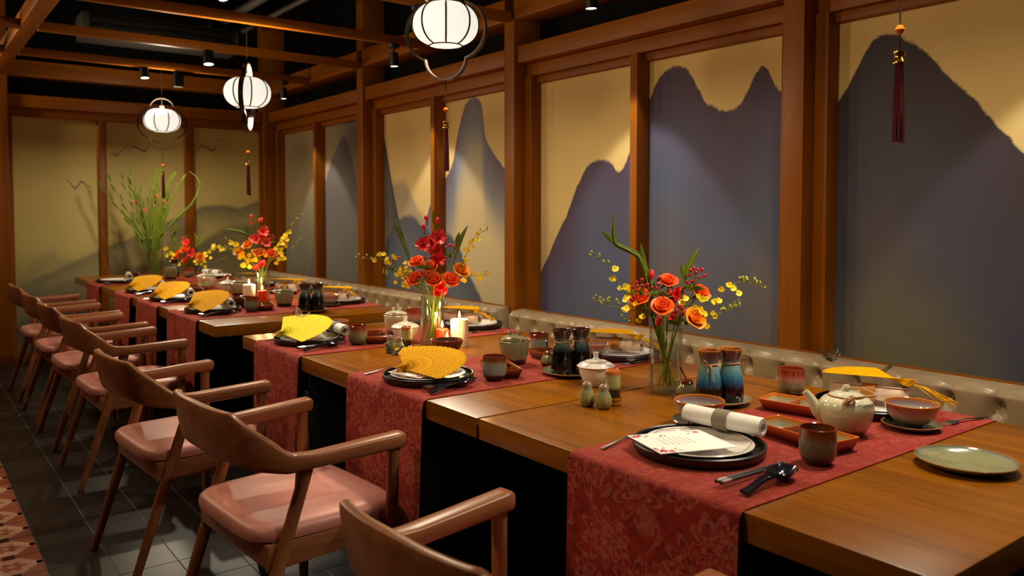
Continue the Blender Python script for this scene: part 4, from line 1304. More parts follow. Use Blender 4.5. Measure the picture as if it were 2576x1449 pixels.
def fan_maker(mat, opening=2.65, n=25, L=0.2, strands=False):
    """open sandalwood fan: pivot at the origin, sticks radiate around +x"""
    def f():
        t = thing('folding_fan')
        w0, w1 = 0.0055, max(0.0125, 0.62*L*opening/n)
        pts = [(-0.03, -w0*0.9), (-0.034, 0), (-0.03, w0*0.9), (0.06, w0*1.25), (L*0.955, w1), (L, w1*0.55), (L*1.01, 0), (L, -w1*0.55), (L*0.955, -w1), (0.06, -w0*1.25)]
        me = MB().prism(pts, 0, 0.0008).mesh('stick', mat, smooth=False)
        for k in range(n):
            a = -opening/2 + opening*k/(n-1)
            link('stick', me, t, (0, 0, 0.0009*k), (0.10, 0, a))
        MB().lathe([(0,-0.001),(0.003,-0.001),(0.003,0.0009*n+0.002),(0,0.0009*n+0.003)], 12).build('rivet', gold, t)
        if strands:
            r_ = random.Random(9)
            mb = MB()
            for q in range(14):
                e = Vector((-0.10 - 0.04*r_.random(), r_.uniform(-0.03, 0.03), -0.02 - 0.012*r_.random()))
                mb.tube([(-0.03, 0, 0.004), Vector((-0.06, e.y*0.5, 0.0)), e], 0.0011, 4)
            mb.build('tassel_strands', mat, t)['kind'] = 'stuff'
        else:
            rows = []
            for i in range(9):
                a = -0.5 + 3.4*i/8
                c = Vector((-0.02, -0.014, -0.003))
                rr = 0.018*(1-0.04*i)
                rows.append([c + Vector((rr*math.cos(a), rr*math.sin(a), -0.006)), c + Vector((rr*math.cos(a), rr*math.sin(a), 0.006))])
            MB().slab(rows, 0.0012).build('loop', mat, t)
        return t
    return f
def butterfly_maker(mat):
    def f():
        t = thing('paper_butterfly')
        MB().tube([(-0.016,0,0.002),(0,0,0.004),(0.016,0,0.006)], [0.0012,0.002,0.0014], 6).build('body', mat, t)
        for s in (-1, 1):
            for (ax, ay, sz, ph) in ((0.012, 0.024, 0.024, 0.5), (-0.012, 0.018, 0.017, -0.6)):
                # wing rim and veins as thin strips, raised
                rim = []
                for i in range(21):
                    a = 2*PI*i/20
                    x = ax*0.6 + ax*0.4 + sz*0.62*math.cos(a)*(1 if ax > 0 else 0.9)
                    y = ay + sz*0.8*math.sin(a)
                    rim.append((x*0.9, s*y*0.75, 0.004 + abs(y)*0.75))
                mb = MB()
                mb.tube(rim, 0.0013, 5)
                c = (0, 0, 0.004)
                for i in range(0, 20, 3): mb.tube([c, rim[i]], 0.0008, 4)
                mb.build('wing', mat, t)
        for s in (-1, 1):
            MB().tube([(0.016,0,0.006),(0.026,s*0.006,0.014)], 0.0006, 4).build('antenna', mat, t)
        return t
    return f
MAKERS.update({
 'cup_teal': cup_maker(g_cup_teal), 'cup_green': cup_maker(g_cup_green), 'cup_red': cup_maker(g_cup_red),
 'bowl_pale': bowl_maker(g_bowl, g_bowl_in), 'bowl_dark': bowl_maker(g_bowl_brown, g_bowl_brown_in), 'saucer': make_saucer, 'bsaucer': make_bottle_saucer,
 'charger': make_charger, 'wplate': make_white_plate, 'menu': make_menu,
 'nap_white': napkin_maker(napkin_white, band_tan), 'nap_pink': napkin_maker(napkin_pink, band_amber),
 'fork': make_fork, 'spoon': make_spoon, 'chop': make_chopsticks,
 'dish_rust': dish_maker(g_dish, g_dish_in, 0.235, 3), 'dish_dark': dish_maker(g_dish_dark, g_dish_dark_in, 0.2, 3), 'dish_small': dish_maker(g_dish_dark, g_dish_dark_in, 0.085, 1),
 'teapot': make_teapot, 'jar_olive': jar_maker(g_pot_olive), 'jar_white': jar_maker(g_teapot), 'tok_blue': tokkuri_maker(g_tok_blue), 'tok_dark': tokkuri_maker(g_tok_dark),
 'wjar': make_white_jar, 'shaker': make_shaker, 'holder': make_holder, 'spot_pot': make_sauce_pot, 'gplate': make_green_plate,
 'candle_w': candle_maker(0.036, 0.112, wax_white), 'candle_r': candle_maker(0.027, 0.075, wax_red), 'candle_rs': candle_maker(0.034, 0.042, wax_red),
 'fan': fan_maker(fan_yellow), 'fan_bench': fan_maker(fan_yellow, 1.25, 15, 0.2, True), 'fan_lime': fan_maker(fan_lime), 'bf_black': butterfly_maker(butter_black), 'bf_pink': butterfly_maker(butter_pink)})

ZR = TZ + 0.0032      # top of the runners
G = {'cup':'stoneware tea cups','soup_bowl':'glazed soup bowls'}

# ------------------------------------------------------------------ place settings
def plate_stack(x, y, who):
    put('charger', (x, y, ZR), 0, 'black charger plate of ' + who, 'plate', 'black charger plates')
    put('wplate', (x, y, ZR+0.0075), 0, 'white dinner plate of ' + who, 'plate', 'white dinner plates')
# --- nearest setting, chair side
w1 = 'the nearest setting, chair side'
plate_stack(1.432, 1.185, w1)
put('menu', (1.39, 1.20, ZR+0.0255), -0.30, 'white menu card with red printed flowers on the nearest plate', 'menu card', rot=(0.0, 0.02, -0.30))
put('nap_white', (1.545, 1.205, ZR+0.0275), 0, 'white rolled napkin with tan band on the nearest plate', 'napkin', 'white rolled napkins', rot=(0, 0, 1.72))
put('fork', (1.36, 1.345, ZR), 0.22, 'steel fork left of the nearest plate with the menu card', 'fork', 'steel forks')
put('chop', (1.374, 1.0, ZR), 0.0, 'dark chopsticks with silver ends at the nearest setting, chair side', 'chopsticks', 'dark chopsticks')
put('spoon', (1.36, 0.95, ZR), 0.10, 'navy ceramic spoon at the nearest setting, chair side', 'spoon', 'navy ceramic spoons', scale=1.2)
put('saucer', (1.615, 1.335, ZR), 0, 'saucer under the pale bowl behind the nearest napkin', 'saucer', 'glazed saucers')
put('bowl_pale', (1.615, 1.335, ZR+0.006), 0, 'pale glazed bowl with orange rim behind the nearest napkin', 'bowl', 'pale soup bowls')
put('dish_rust', (1.69, 1.085, ZR), -0.12, 'rust rimmed divided dish left of the nearest cup', 'sauce dish', 'rust divided dishes')
put('cup_green', (1.565, 0.972, ZR), 0, 'moss green cup with rust rim at the nearest setting, chair side', 'cup', 'tea cups')
put('teapot', (1.83, 1.062, ZR), 0.9, 'pale glazed teapot with twine handle on the nearest runner', 'teapot', rot=(0,0,-0.95))
put('gplate', (1.803, 0.772, TZ), 0, 'round green plate with ringed centre on the bare table corner', 'plate')
# --- nearest setting, bench side
w1b = 'the nearest setting, bench side'
plate_stack(2.118, 1.155, w1b)
put('nap_pink', (2.115, 1.16, ZR+0.0245), 0, 'patterned rolled napkin with amber band behind the teapot', 'napkin', 'patterned rolled napkins', rot=(0, 0, -1.25))
put('fan_bench', (2.145, 1.085, ZR+0.079), 0, 'yellow fan lying on the nearest bench-side napkin, seen edge-on', 'fan', 'yellow folding fans', rot=(0.0, -0.03, 1.5))
put('bf_black', (2.15, 1.30, ZR+0.105), 0, 'wire butterfly on the fan beside the red streaked cup', 'butterfly', rot=(0, 0, 1.2))
put('saucer', (2.01, 0.992, ZR), 0, 'saucer under the bowl right of the teapot', 'saucer', 'glazed saucers')
put('bowl_pale', (2.01, 0.992, ZR+0.006), 0.7, 'pale glazed bowl with orange rim right of the teapot', 'bowl', 'pale soup bowls')
put('fork', (2.175, 0.942, ZR), 0, 'steel fork at the nearest bench-side setting', 'fork', 'steel forks', rot=(0, 0, PI-0.2))
put('cup_red', (2.118, 1.405, TZ), 0, 'red streaked grey cup beside the fan and behind the teapot', 'cup', 'tea cups')
put('dish_rust', (1.935, 1.235, ZR), 0.18, 'rust rimmed divided dish behind the teapot spout', 'sauce dish', 'rust divided dishes')
# --- between the first and second runner
put('bsaucer', (1.86, 1.475, TZ), 0, 'saucer under the pair of blue sake bottles', 'saucer')
put('tok_blue', (1.825, 1.475, TZ+0.006), -2.3, 'blue glazed sake bottle, left of the pair by the vase', 'bottle', 'blue sake bottles')
put('tok_blue', (1.892, 1.452, TZ+0.006), -0.6, 'blue glazed sake bottle, right of the pair, twine bow hanging', 'bottle', 'blue sake bottles')
put('spot_pot', (1.822, 1.555, TZ), 0, 'small dark sauce pot between vase and blue bottles', 'sauce pot')
mc = thing('small_card', (1.90, 1.56, TZ), -0.5, 'small folded card standing behind the blue sake bottles', 'card')
MB().add([(-0.03,0,0),(0.03,0,0),(0.0,0,0.085),(-0.03,0.002,0),(0.03,0.002,0),(0.0,0.002,0.085)],[(0,1,2),(5,4,3),(0,3,4,1),(1,4,5,2),(2,5,3,0)]).build('front_leaf', napkin_pink, mc)
MB().add([(-0.03,0.002,0),(0.03,0.03,0),(0.0,0.002,0.085),(-0.03,0.004,0),(0.03,0.032,0),(0.0,0.004,0.085)],[(0,1,2),(5,4,3),(0,3,4,1),(1,4,5,2),(2,5,3,0)]).build('back_leaf', napkin_pink, mc)
put('shaker', (1.533, 1.664, TZ), 0.2, 'olive pear shaped shaker, the rear of the near pair', 'shaker', 'pear shakers')
put('shaker', (1.548, 1.613, TZ), 0.9, 'olive pear shaped shaker, the front of the near pair', 'shaker', 'pear shakers')
put('holder', (1.600, 1.632, TZ), 0, 'tall toothpick holder with amber base beside the near shakers', 'toothpick holder', 'toothpick holders')
put('wjar', (1.735, 1.845, TZ), 0, 'white lidded bowl behind the near toothpick holder', 'bowl', 'white lidded bowls')
# --- second setting
w2 = 'the second setting, chair side'
plate_stack(1.362, 2.235, w2)
put('menu', (1.36, 2.25, ZR+0.0255), 0.2, 'white menu card under the dark yellow fan', 'menu card')
put('fan', (1.30, 2.275, ZR+0.036), 0, 'dark yellow pierced fan with the black butterfly', 'fan', 'yellow folding fans', rot=(0.03, -0.15, -0.18))
put('bf_black', (1.31, 2.375, ZR+0.062), 0, 'black wire butterfly on the dark yellow fan', 'butterfly', rot=(0.15, -0.1, 1.0))
put('nap_white', (1.43, 2.24, ZR+0.0275), 0, 'white rolled napkin hidden under the dark yellow fan', 'napkin', 'white rolled napkins', rot=(0, 0, 1.5), scale=0.5)
put('fork', (1.325, 2.45, ZR), 0.3, 'steel fork left of the dark yellow fan', 'fork', 'steel forks')
put('chop', (1.36, 2.105, ZR), 0.2, 'dark chopsticks beside the dark yellow fan', 'chopsticks', 'dark chopsticks')
put('spoon', (1.335, 2.06, ZR), 0.28, 'navy ceramic spoon beside the dark yellow fan', 'spoon', 'navy ceramic spoons')
put('cup_teal', (1.525, 2.095, ZR), 0, 'grey teal cup right of the dark yellow fan', 'cup', 'tea cups')
put('dish_dark', (1.60, 2.165, ZR), -0.35, 'dark brown divided dish behind the grey teal cup', 'sauce dish', 'dark divided dishes')
put('jar_olive', (1.75, 2.285, ZR), -0.7, 'olive lidded jar with copper wire handle', 'jar')
put('bowl_dark', (1.668, 2.60, TZ), 0, 'dark brown bowl in front of the candles', 'bowl', 'dark soup bowls')
put('bsaucer', (1.79, 2.03, TZ), 0, 'dark saucer under the pair of black sake bottles', 'saucer')
put('tok_dark', (1.755, 2.03, TZ+0.006), -0.6, 'black and teal sake bottle, left of the pair by the white lidded bowl', 'bottle', 'dark sake bottles')
put('tok_dark', (1.822, 2.012, TZ+0.006), -1.1, 'black and teal sake bottle, right of the pair by the white lidded bowl', 'bottle', 'dark sake bottles')
put('spot_pot', (1.805, 2.155, ZR), 0.6, 'small olive sauce pot with ladle behind the black sake bottles', 'sauce pot')
put('cup_teal', (1.945, 2.385, ZR), 0, 'grey teal cup with rust rim behind the olive jar', 'cup', 'tea cups')
put('dish_dark', (1.905, 2.255, ZR), -0.1, 'dark brown divided dish between the olive jar and the black bottles', 'sauce dish', 'dark divided dishes')
put('bowl_pale', (2.05, 2.185, ZR), 0, 'olive glazed bowl behind the black sake bottles', 'bowl', 'pale soup bowls')
plate_stack(2.13, 2.2+0.0, 'the second setting, bench side') if False else plate_stack(2.155, 2.16, 'the second setting, bench side')
put('nap_pink', (2.15, 2.17, ZR+0.0245), 0, 'patterned napkin roll on the second bench-side plate', 'napkin', 'patterned rolled napkins', rot=(0, 0, -1.2))
put('fan_bench', (2.165, 2.09, ZR+0.077), 0, 'yellow fan on the second bench-side napkin, right of the black bottles', 'fan', 'yellow folding fans', rot=(0.0, -0.02, 1.55))
put('fork', (2.12, 2.01, ZR), 0, 'steel fork at the second bench-side setting', 'fork', 'steel forks', rot=(0, 0, PI-0.3))
# --- candles and condiments between the second and third runner
put('candle_w', (1.812, 2.73, TZ), 0, 'tall white lit pillar candle on the middle table', 'candle')
put('candle_r', (1.745, 2.755, TZ), 0, 'red lit pillar candle touching the vase', 'candle')
put('candle_rs', (1.715, 2.672, TZ), 0, 'short wide red lit candle in front', 'candle')
put('shaker', (1.518, 2.768, TZ), 0.1, 'olive shaker, the rear of the pair left of the candles', 'shaker', 'pear shakers')
put('shaker', (1.525, 2.716, TZ), 0.5, 'olive shaker, the front of the pair left of the candles', 'shaker', 'pear shakers')
put('holder', (1.58, 2.752, TZ), 0, 'dark toothpick holder beside the shakers left of the candles', 'toothpick holder', 'toothpick holders')
put('wjar', (1.69, 2.955, ZR), 0, 'white lidded bowl left of the red flower vase', 'bowl', 'white lidded bowls')
put('jar_white', (1.775, 3.185, ZR), -0.7, 'pale lidded teapot jar behind the white lidded bowl', 'jar')
# --- third setting
w3 = 'the third setting, chair side'
plate_stack(1.372, 3.195, w3)
put('nap_white', (1.49, 3.19, ZR+0.0275), 0, 'white napkin under the lime yellow fan', 'napkin', 'white rolled napkins', rot=(0, 0, 1.5))
put('fan_lime', (1.275, 3.235, ZR+0.038), 0, 'bright lime yellow fan with the pink butterfly', 'fan', 'yellow folding fans', rot=(0.08, -0.2, -0.22))
put('bf_pink', (1.40, 3.36, ZR+0.078), 0, 'pink butterfly standing on the lime yellow fan', 'butterfly', rot=(0.3, -0.1, 0.6))
put('fork', (1.325, 3.345, ZR), 0.2, 'steel fork left of the lime yellow fan', 'fork', 'steel forks')
put('chop', (1.345, 3.03, ZR), 0.2, 'dark chopsticks beside the lime yellow fan', 'chopsticks', 'dark chopsticks')
put('spoon', (1.335, 2.99, ZR), 0.3, 'navy ceramic spoon beside the lime yellow fan', 'spoon', 'navy ceramic spoons')
put('cup_green', (1.497, 3.005, ZR), 0, 'moss green cup right of the lime yellow fan', 'cup', 'tea cups')
put('dish_dark', (1.595, 3.05, ZR), -0.35, 'brown divided dish behind the moss green cup', 'sauce dish', 'dark divided dishes')
put('bowl_pale', (1.56, 3.36, ZR-0.002), 0, 'pale glazed bowl with orange rim behind the lime yellow fan', 'bowl', 'pale soup bowls')
put('cup_red', (1.97, 3.36, ZR), 0, 'red rimmed cup behind the pale teapot jar', 'cup', 'tea cups')
plate_stack(2.155, 3.145, 'the third setting, bench side')
put('nap_pink', (2.12, 3.17, ZR+0.0245), 0, 'patterned napkin roll on the third bench-side plate', 'napkin', 'patterned rolled napkins', rot=(0, 0, -1.2))
put('fan_bench', (2.14, 3.09, ZR+0.077), 0, 'yellow fan on the third bench-side napkin, above the candles', 'fan', 'yellow folding fans', rot=(0.0, -0.02, 1.55))
put('fork', (2.10, 2.97, ZR), 0, 'steel fork at the third bench-side setting', 'fork', 'steel forks', rot=(0, 0, PI-0.3))
# --- far table
ORD = ['first', 'second', 'third', 'last']
FY = [4.47, 5.22, 5.87, 6.86]
for i, y in enumerate(FY):
    wc = 'the %s setting of the far table, chair side' % ORD[i]
    wb = 'the %s setting of the far table, bench side' % ORD[i]
    plate_stack(1.375, y+0.03, wc)
    put('nap_white', (1.46, y+0.03, ZR+0.0275), 0, 'white rolled napkin of ' + wc, 'napkin', 'white rolled napkins', rot=(0, 0, 1.4))
    if i < 3:
        put('fan', (1.27, y+0.05, ZR+0.038), 0, 'yellow fan of ' + wc, 'fan', 'yellow folding fans', rot=(0.12, -0.24, -0.22))
    put('chop', (1.35, y-0.135, ZR), 0.15, 'dark chopsticks of ' + wc, 'chopsticks', 'dark chopsticks')
    put('fork', (1.325, y+0.2, ZR), 0.2, 'steel fork of ' + wc, 'fork', 'steel forks')
    put('spoon', (1.335, y-0.175, ZR), 0.2, 'navy spoon of ' + wc, 'spoon', 'navy ceramic spoons')
    put(('cup_green','cup_green','cup_teal','cup_teal')[i], (1.545, y-0.09, ZR), 0, 'tea cup of ' + wc, 'cup', 'tea cups')
    put('dish_dark', (1.635, y-0.03, ZR), -0.3, 'brown divided dish of ' + wc, 'sauce dish', 'dark divided dishes')
    put('bowl_dark', (1.575, y+0.15, ZR), 0, 'dark bowl of ' + wc, 'bowl', 'dark soup bowls')
    plate_stack(2.125, y+0.02, wb)
    put('nap_pink' if i < 3 else 'nap_white', (2.10, y+0.03, ZR+0.0265), 0, 'rolled napkin of ' + wb, 'napkin', 'rolled napkins across the far table', rot=(0, 0, -1.2))
    if i < 3:
        put('fan_bench', (2.12, y-0.05, ZR+0.079), 0, 'yellow fan of ' + wb, 'fan', 'yellow folding fans', rot=(0.0, -0.02, 1.55))
    put('cup_red', (1.955, y+0.17, ZR), 0, 'rust rimmed cup of ' + wb, 'cup', 'tea cups')
    if i != 0:
        put(('wjar','jar_olive','jar_white','jar_olive')[i], (1.78, y+0.06, ZR), -0.5, ('','olive lidded jar on the second far runner','pale lidded jar on the third far runner','olive lidded jar near the green stalks')[i], 'jar')
put('jar_olive', (1.785, 4.52, ZR), -0.5, 'brown lidded jar right of the far white candle', 'jar')
put('candle_w', (1.69, 4.74+0.09, TZ), 0, 'white lit pillar candle in front of the far yellow flowers', 'candle')
put('candle_r', (1.755, 4.79, TZ), 0, 'red lit candle beside the far white candle', 'candle')
put('bsaucer', (1.80, 4.20-0.02, ZR-0.002), 0, 'saucer under the black bottles at the end of the far table', 'saucer')
put('tok_dark', (1.775, 4.195, ZR+0.004), -0.6, 'black sake bottle, left of the pair at the end of the far table', 'bottle', 'dark sake bottles')
put('tok_dark', (1.838, 4.17, ZR+0.004), -1.1, 'black sake bottle, right of the pair at the end of the far table', 'bottle', 'dark sake bottles')
put('saucer', (1.985, 4.36, ZR), 0, 'saucer under the bowl right of the far black bottles', 'saucer', 'glazed saucers')
put('bowl_pale', (1.985, 4.36, ZR+0.006), 0, 'olive bowl right of the far black bottles', 'bowl', 'pale soup bowls')
put('wjar', (1.80, 5.56, TZ), 0, 'white lidded bowl between the second and third far runners', 'bowl', 'white lidded bowls')
put('wjar', (1.86, 6.28, TZ), 0, 'white lidded bowl between the third and last far runners', 'bowl', 'white lidded bowls')
put('tok_dark', (1.88, 7.19, TZ), 0, 'black sake bottle beside the tall green stalks', 'bottle', 'dark sake bottles')
put('shaker', (1.62, 5.56, TZ), 0, 'olive shaker between the second and third far runners', 'shaker', 'pear shakers')
put('holder', (1.66, 5.58, TZ), 0, 'toothpick holder between the second and third far runners', 'toothpick holder', 'toothpick holders')
# candle light
for (x, y, z) in ((1.812, 2.73, 0.905), (1.745, 2.755, 0.868), (1.715, 2.672, 0.835), (1.69, 4.83, 0.905), (1.755, 4.79, 0.868)):
    l = bpy.data.lights.new('candle_light', 'POINT'); l.energy = P_CANDLE; l.color = (1.0, 0.62, 0.25); l.shadow_soft_size = 0.012
    o = bpy.data.objects.new('candle_light', l); COL.objects.link(o); o.location = (x, y, z)

# ------------------------------------------------------------------ flowers
def rose_mesh(mat, name, seed, r=0.028):
    r_ = random.Random(seed)
    mb = MB()
    # bud core spiral and overlapping petals, opening along +z
    def petal(a0, tilt, w, h, curl, base_r):
        rows = []
        for i in range(6):
            u = i/5
            row = []
            rr = base_r + (h*math.sin(tilt))*u + curl*u*u*u
            z = h*math.cos(tilt)*u - curl*0.5*u*u*u
            for j in range(7):
                s = (j/6-0.5)*2
                ww = w*(0.35 + 0.75*math.sin(PI*(0.15+0.62*u)))
                ang = a0 + s*ww/max(rr, 0.008)*0.5
                zz = z - 0.18*h*u*s*s
                row.append((rr*math.cos(ang), rr*math.sin(ang), zz))
            rows.append(row)
        mb.slab(rows, 0.0007)
    for k in range(3): petal(k*2.1, 0.02, r*1.2, r*1.25, -0.001, r*0.16)
    for k in range(4): petal(0.4+k*1.6, 0.12, r*1.5, r*1.22, 0.001, r*0.3)
    for k in range(5): petal(0.9+k*1.257, 0.30, r*1.7, r*1.2, r*0.12, r*0.42)
    for k in range(5): petal(0.2+k*1.257+r_.uniform(-.1,.1), 0.52, r*1.8, r*1.12, r*0.3, r*0.46)
    mb.lathe([(0,-0.004),(0.006,-0.003),(r*0.5,0.004),(r*0.55,0.012),(0,0.012)], 14)
    return mb.mesh(name, mat, ang=60)
def glad_mesh(mat, name, r=0.03):
    mb = MB()
    for ring in range(2):
        for k in range(3):
            a0 = k*2*PI/3 + ring*PI/3
            rows = []
            for i in range(6):
                u = i/5
                rr = 0.003 + r*(0.25*u + 0.75*u*u)*(1.0 if ring else 0.85)
                z = r*1.1*(u - 0.28*u*u*u)
                w = r*0.95*math.sin(PI*(0.08+0.72*u))
                rows.append([(rr*math.cos(a0) - s*w*0.5*math.sin(a0), rr*math.sin(a0) + s*w*0.5*math.cos(a0), z + 0.1*r*s*s - 0.05*r*math.sin(5*s)*u) for s in (-1,-0.6,-0.2,0.2,0.6,1)])
            mb.slab(rows, 0.0006)
    for k in range(3):
        mb.tube([(0,0,0),(0.004*math.cos(k*2.1),0.004*math.sin(k*2.1),r*0.9)], 0.0008, 4)
    return mb.mesh(name, mat, ang=60)
def bud_mesh(mat, name, r=0.009, h=0.03):
    return MB().lathe([(0,0),(r*0.5,h*0.1),(r,h*0.45),(r*0.8,h*0.75),(r*0.3,h*0.96),(0,h)], 10).mesh(name, mat, ang=70)
def orchid_mesh(mat, name, r=0.0088):
    mb = MB()
    # frilled lip below, small sepals above; faces +z
    for a0, L, w in ((-PI/2-0.45, 1.25, 1.0), (-PI/2+0.45, 1.25, 1.0), (PI/2, 0.8, 0.4), (PI/2+1.1, 0.8, 0.4), (PI/2-1.1, 0.8, 0.4)):
        rows = []
        for i in range(4):
            u = i/3
            rr = r*L*u
            ww = r*w*math.sin(PI*(0.1+0.75*u))
            rows.append([(rr*math.cos(a0) - s*ww*math.sin(a0), rr*math.sin(a0) + s*ww*math.cos(a0), r*0.25*u + 0.12*r*math.sin(7*s+3*u)) for s in (-1, 0, 1)])
        mb.slab(rows, 0.0006)
    mb.lathe([(0,-r*0.2),(r*0.25,0),(r*0.2,r*0.35),(0,r*0.4)], 8)
    return mb.mesh(name, mat, ang=70)
def berry_mesh():
    return MB().lathe([(0,-0.0055),(0.004,-0.0045),(0.0058,0),(0.0045,0.004),(0.001,0.006),(0,0.007)], 10).mesh('berry', berry_red, ang=70)
ROSE = [rose_mesh(orange_pet, 'rose_bloom', 1), rose_mesh(orange_pet, 'rose_bloom', 2), rose_mesh(amber_pet, 'rose_bloom', 3)]
GLAD_R, GLAD_C = glad_mesh(red_pet, 'gladiolus_bloom'), glad_mesh(coral_pet, 'gladiolus_bloom')
BUD_R, BUD_C = bud_mesh(red_pet, 'red_bud'), bud_mesh(coral_pet, 'coral_bud')
BUD_G = bud_mesh(bud_green, 'green_bud', 0.0038, 0.011)
ORC = orchid_mesh(yellow_pet, 'orchid_blossom')
BER = berry_mesh()
UX, UY, WX, WY = 0.7955, -0.606, 0.606, 0.7955      # right-hand and rearward axes of the arrangements

def leaf_blade(mb, pts, w, mat=0):
    """long pointed leaf along pts, folded along its midrib"""
    P = spline(pts, 12)
    rows = []
    for i, p in enumerate(P):
        u = i/11
        t = (P[min(i+1,11)] - P[max(i-1,0)]).normalized()
        side = t.cross(Vector((WX, WY, 0))).normalized()
        ww = w*max(0.04, math.sin(PI*(0.12+0.86*u))**0.8)
        dn = Vector((WX, WY, 0))*ww*0.35
        rows.append([p - side*ww + dn, p, p + side*ww + dn])
    mb.slab(rows, 0.001, mat)

class Bouquet:
    def __init__(self, x, y, s, cx, cy, seed, where, vh=0.2, vr=0.05, wl=0.12):
        self.o = Vector((x, y, TZ)); self.s = s; self.cx = cx; self.cy = cy
        self.r = random.Random(seed); self.where = where; self.vh = vh; self.vr = vr
        self.n = {}
    def p(self, px, py, w=0.0):
        """offset right, rearward and up from the vase foot"""
        u = (px-self.cx)*self.s; h = (self.cy-py)*self.s
        return Vector((u*UX + w*WX, u*UY + w*WY, h))
    def root(self, name, label, cat, group):
        t = thing(name, self.o, 0, label, cat, group)
        return t
    def stem_pts(self, end, bend=0.5, low=None):
        r = self.r
        d = Vector((end.x, end.y, 0))
        m = d.normalized()*min(self.vr*0.72, d.length*0.6+0.004) if d.length > 1e-5 else Vector((0.005,0,0))
        k = r.uniform(0.3, 0.75); a = r.uniform(0, 2*PI)
        foot = -m*k + Vector((math.cos(a), math.sin(a), 0))*0.008
        foot.z = 0.014 + r.uniform(0, 0.02)
        mouth = m + Vector((0,0,self.vh+0.004))
        mid = mouth.lerp(end, 0.5) + Vector((0,0,0.15*(end-mouth).length*bend)) - d.normalized()*0.1*(end-mouth).length*bend if d.length > 1e-5 else mouth.lerp(end, .5)
        return spline([foot, mouth, mid, end], 20)
    def face(self, v):
        return v.to_track_quat('Z', 'Y').to_euler()
    def rose(self, px, py, w, kind, label, r=1.0, group='orange roses'):
        e = self.p(px, py, w)
        t = self.root('rose', label, 'rose', group)
        d = (e - Vector((0,0,self.vh*0.7))).normalized()
        d = (d*0.7 + Vector((-WX,-WY,0.3))*0.55).normalized()
        base = e - d*0.016*r
        MB().tube(self.stem_pts(base, 0.3), 0.0026, 7).build('stem', stem_green, t)
        o = link('bloom', ROSE[kind], t, base, self.face(d)); o.scale = (r,)*3
        for k in range(3):
            a = 2*PI*k/3 + 0.5
            mb = MB()
            sd = (Vector((math.cos(a), math.sin(a), -0.3))).normalized()
            leaf_blade(mb, [base, base + sd*0.012, base + sd*0.024 - Vector((0,0,0.006))], 0.0035)
            mb.build('sepal', leaf_green, t)
    def glad(self, tip, base, blooms, buds, label, coral=False, group='gladiolus spikes'):
        t = self.root('gladiolus', label, 'gladiolus', group)
        tp = self.p(*tip); bp = self.p(*base)
        pts = self.stem_pts(bp, 0.2) + [bp.lerp(tp, k/8) for k in range(1, 9)]
        MB().tube(pts, [0.0038]*20 + [0.0036-0.0003*k for k in range(8)], 7).build('stem', stem_green, t)
        for (px, py, w, sc) in blooms:
            e = self.p(px, py, w)
            ax = bp.lerp(tp, max(0.02, min(0.95, (e.z-0.02-bp.z)/max(0.02, tp.z-bp.z))))
            d = (e - ax)
            d = (d.normalized()*0.5 + Vector((-WX,-WY,0.25))).normalized() if d.length > 1e-4 else Vector((-WX,-WY,0.3)).normalized()
            b = e - d*0.02*sc
            o = link('bloom', GLAD_C if coral else GLAD_R, t, b, self.face(d)); o.scale = (sc,)*3
            MB().tube([ax, b + d*0.003], [0.003, 0.0035], 6).build('flower_stalk', stem_green, t)
        for (px, py, w, sc) in buds:
            e = self.p(px, py, w); d = (tp - bp).normalized()
            o = link('bud', BUD_C if coral else BUD_R, t, e - d*0.012, self.face(d + Vector((UX,UY,0))*(0.3 if px > tip[0]-3 else -0.3))); o.scale = (sc,)*3
            MB().tube([e - d*0.012, e - d*0.03], [0.004, 0.0025], 6).build('calyx', leaf_green, t)
        mb = MB(); leaf_blade(mb, [tp - (tp-bp)*0.25, tp - (tp-bp)*0.1, tp], 0.006); mb.build('tip', leaf_green, t)
    def leafy(self, paths, label, w=0.008, group='gladiolus leaves'):
        t = self.root('gladiolus_leaf', label, 'leaf stalk', group)
        first = [self.p(*q) for q in paths[0]]
        MB().tube(self.stem_pts(first[0], 0.1) + spline(first, 10), 0.003, 6).build('stalk', stem_green, t)
        for pth in paths:
            mb = MB(); leaf_blade(mb, [self.p(*q) for q in pth], w); mb.build('blade', leaf_green, t)
    def orchid(self, path, blossoms, label, buds=5, group='yellow orchid sprays', extra=(), sc=1.0):
        t = self.root('orchid_spray', label, 'orchid spray', group)
        P = [self.p(*q) for q in path]
        sp_ = spline(P, 26)
        MB().tube(self.stem_pts(P[0], 0.2) + sp_[1:], [0.0018]*20 + [0.0016-0.0009*i/24 for i in range(25)], 6).build('stem', stem_green, t)
        for br in extra:
            q = spline([self.p(*b) for b in br], 8)
            MB().tube(q, 0.0009, 5).build('side_stem', stem_green, t)
            for e in (q[-1], q[5], q[3]):
                d = Vector((self.r.uniform(-1,1), self.r.uniform(-1,1), 0.6)).normalized()
                link('bud', BUD_G, t, e, self.face(d))
        for (px, py) in blossoms:
            e = self.p(px + self.r.uniform(-1,1), py, path[len(path)//2][2] + self.r.uniform(-0.015, 0.012))
            near = min(sp_, key=lambda v: (v-e).length)
            MB().tube([near, near.lerp(e, 0.5) + Vector((0,0,0.003)), e], 0.0008, 5).build('flower_stalk', stem_green, t)
            d = Vector((-WX*0.9 + self.r.uniform(-.5,.5), -WY*0.9 + self.r.uniform(-.5,.5), self.r.uniform(-.1,.5))).normalized()
            o = link('blossom', ORC, t, e, self.face(d)); o.scale = (sc*self.r.uniform(0.85, 1.15),)*3
            o.rotation_euler.rotate_axis('Z', self.r.uniform(-0.6, 0.6))
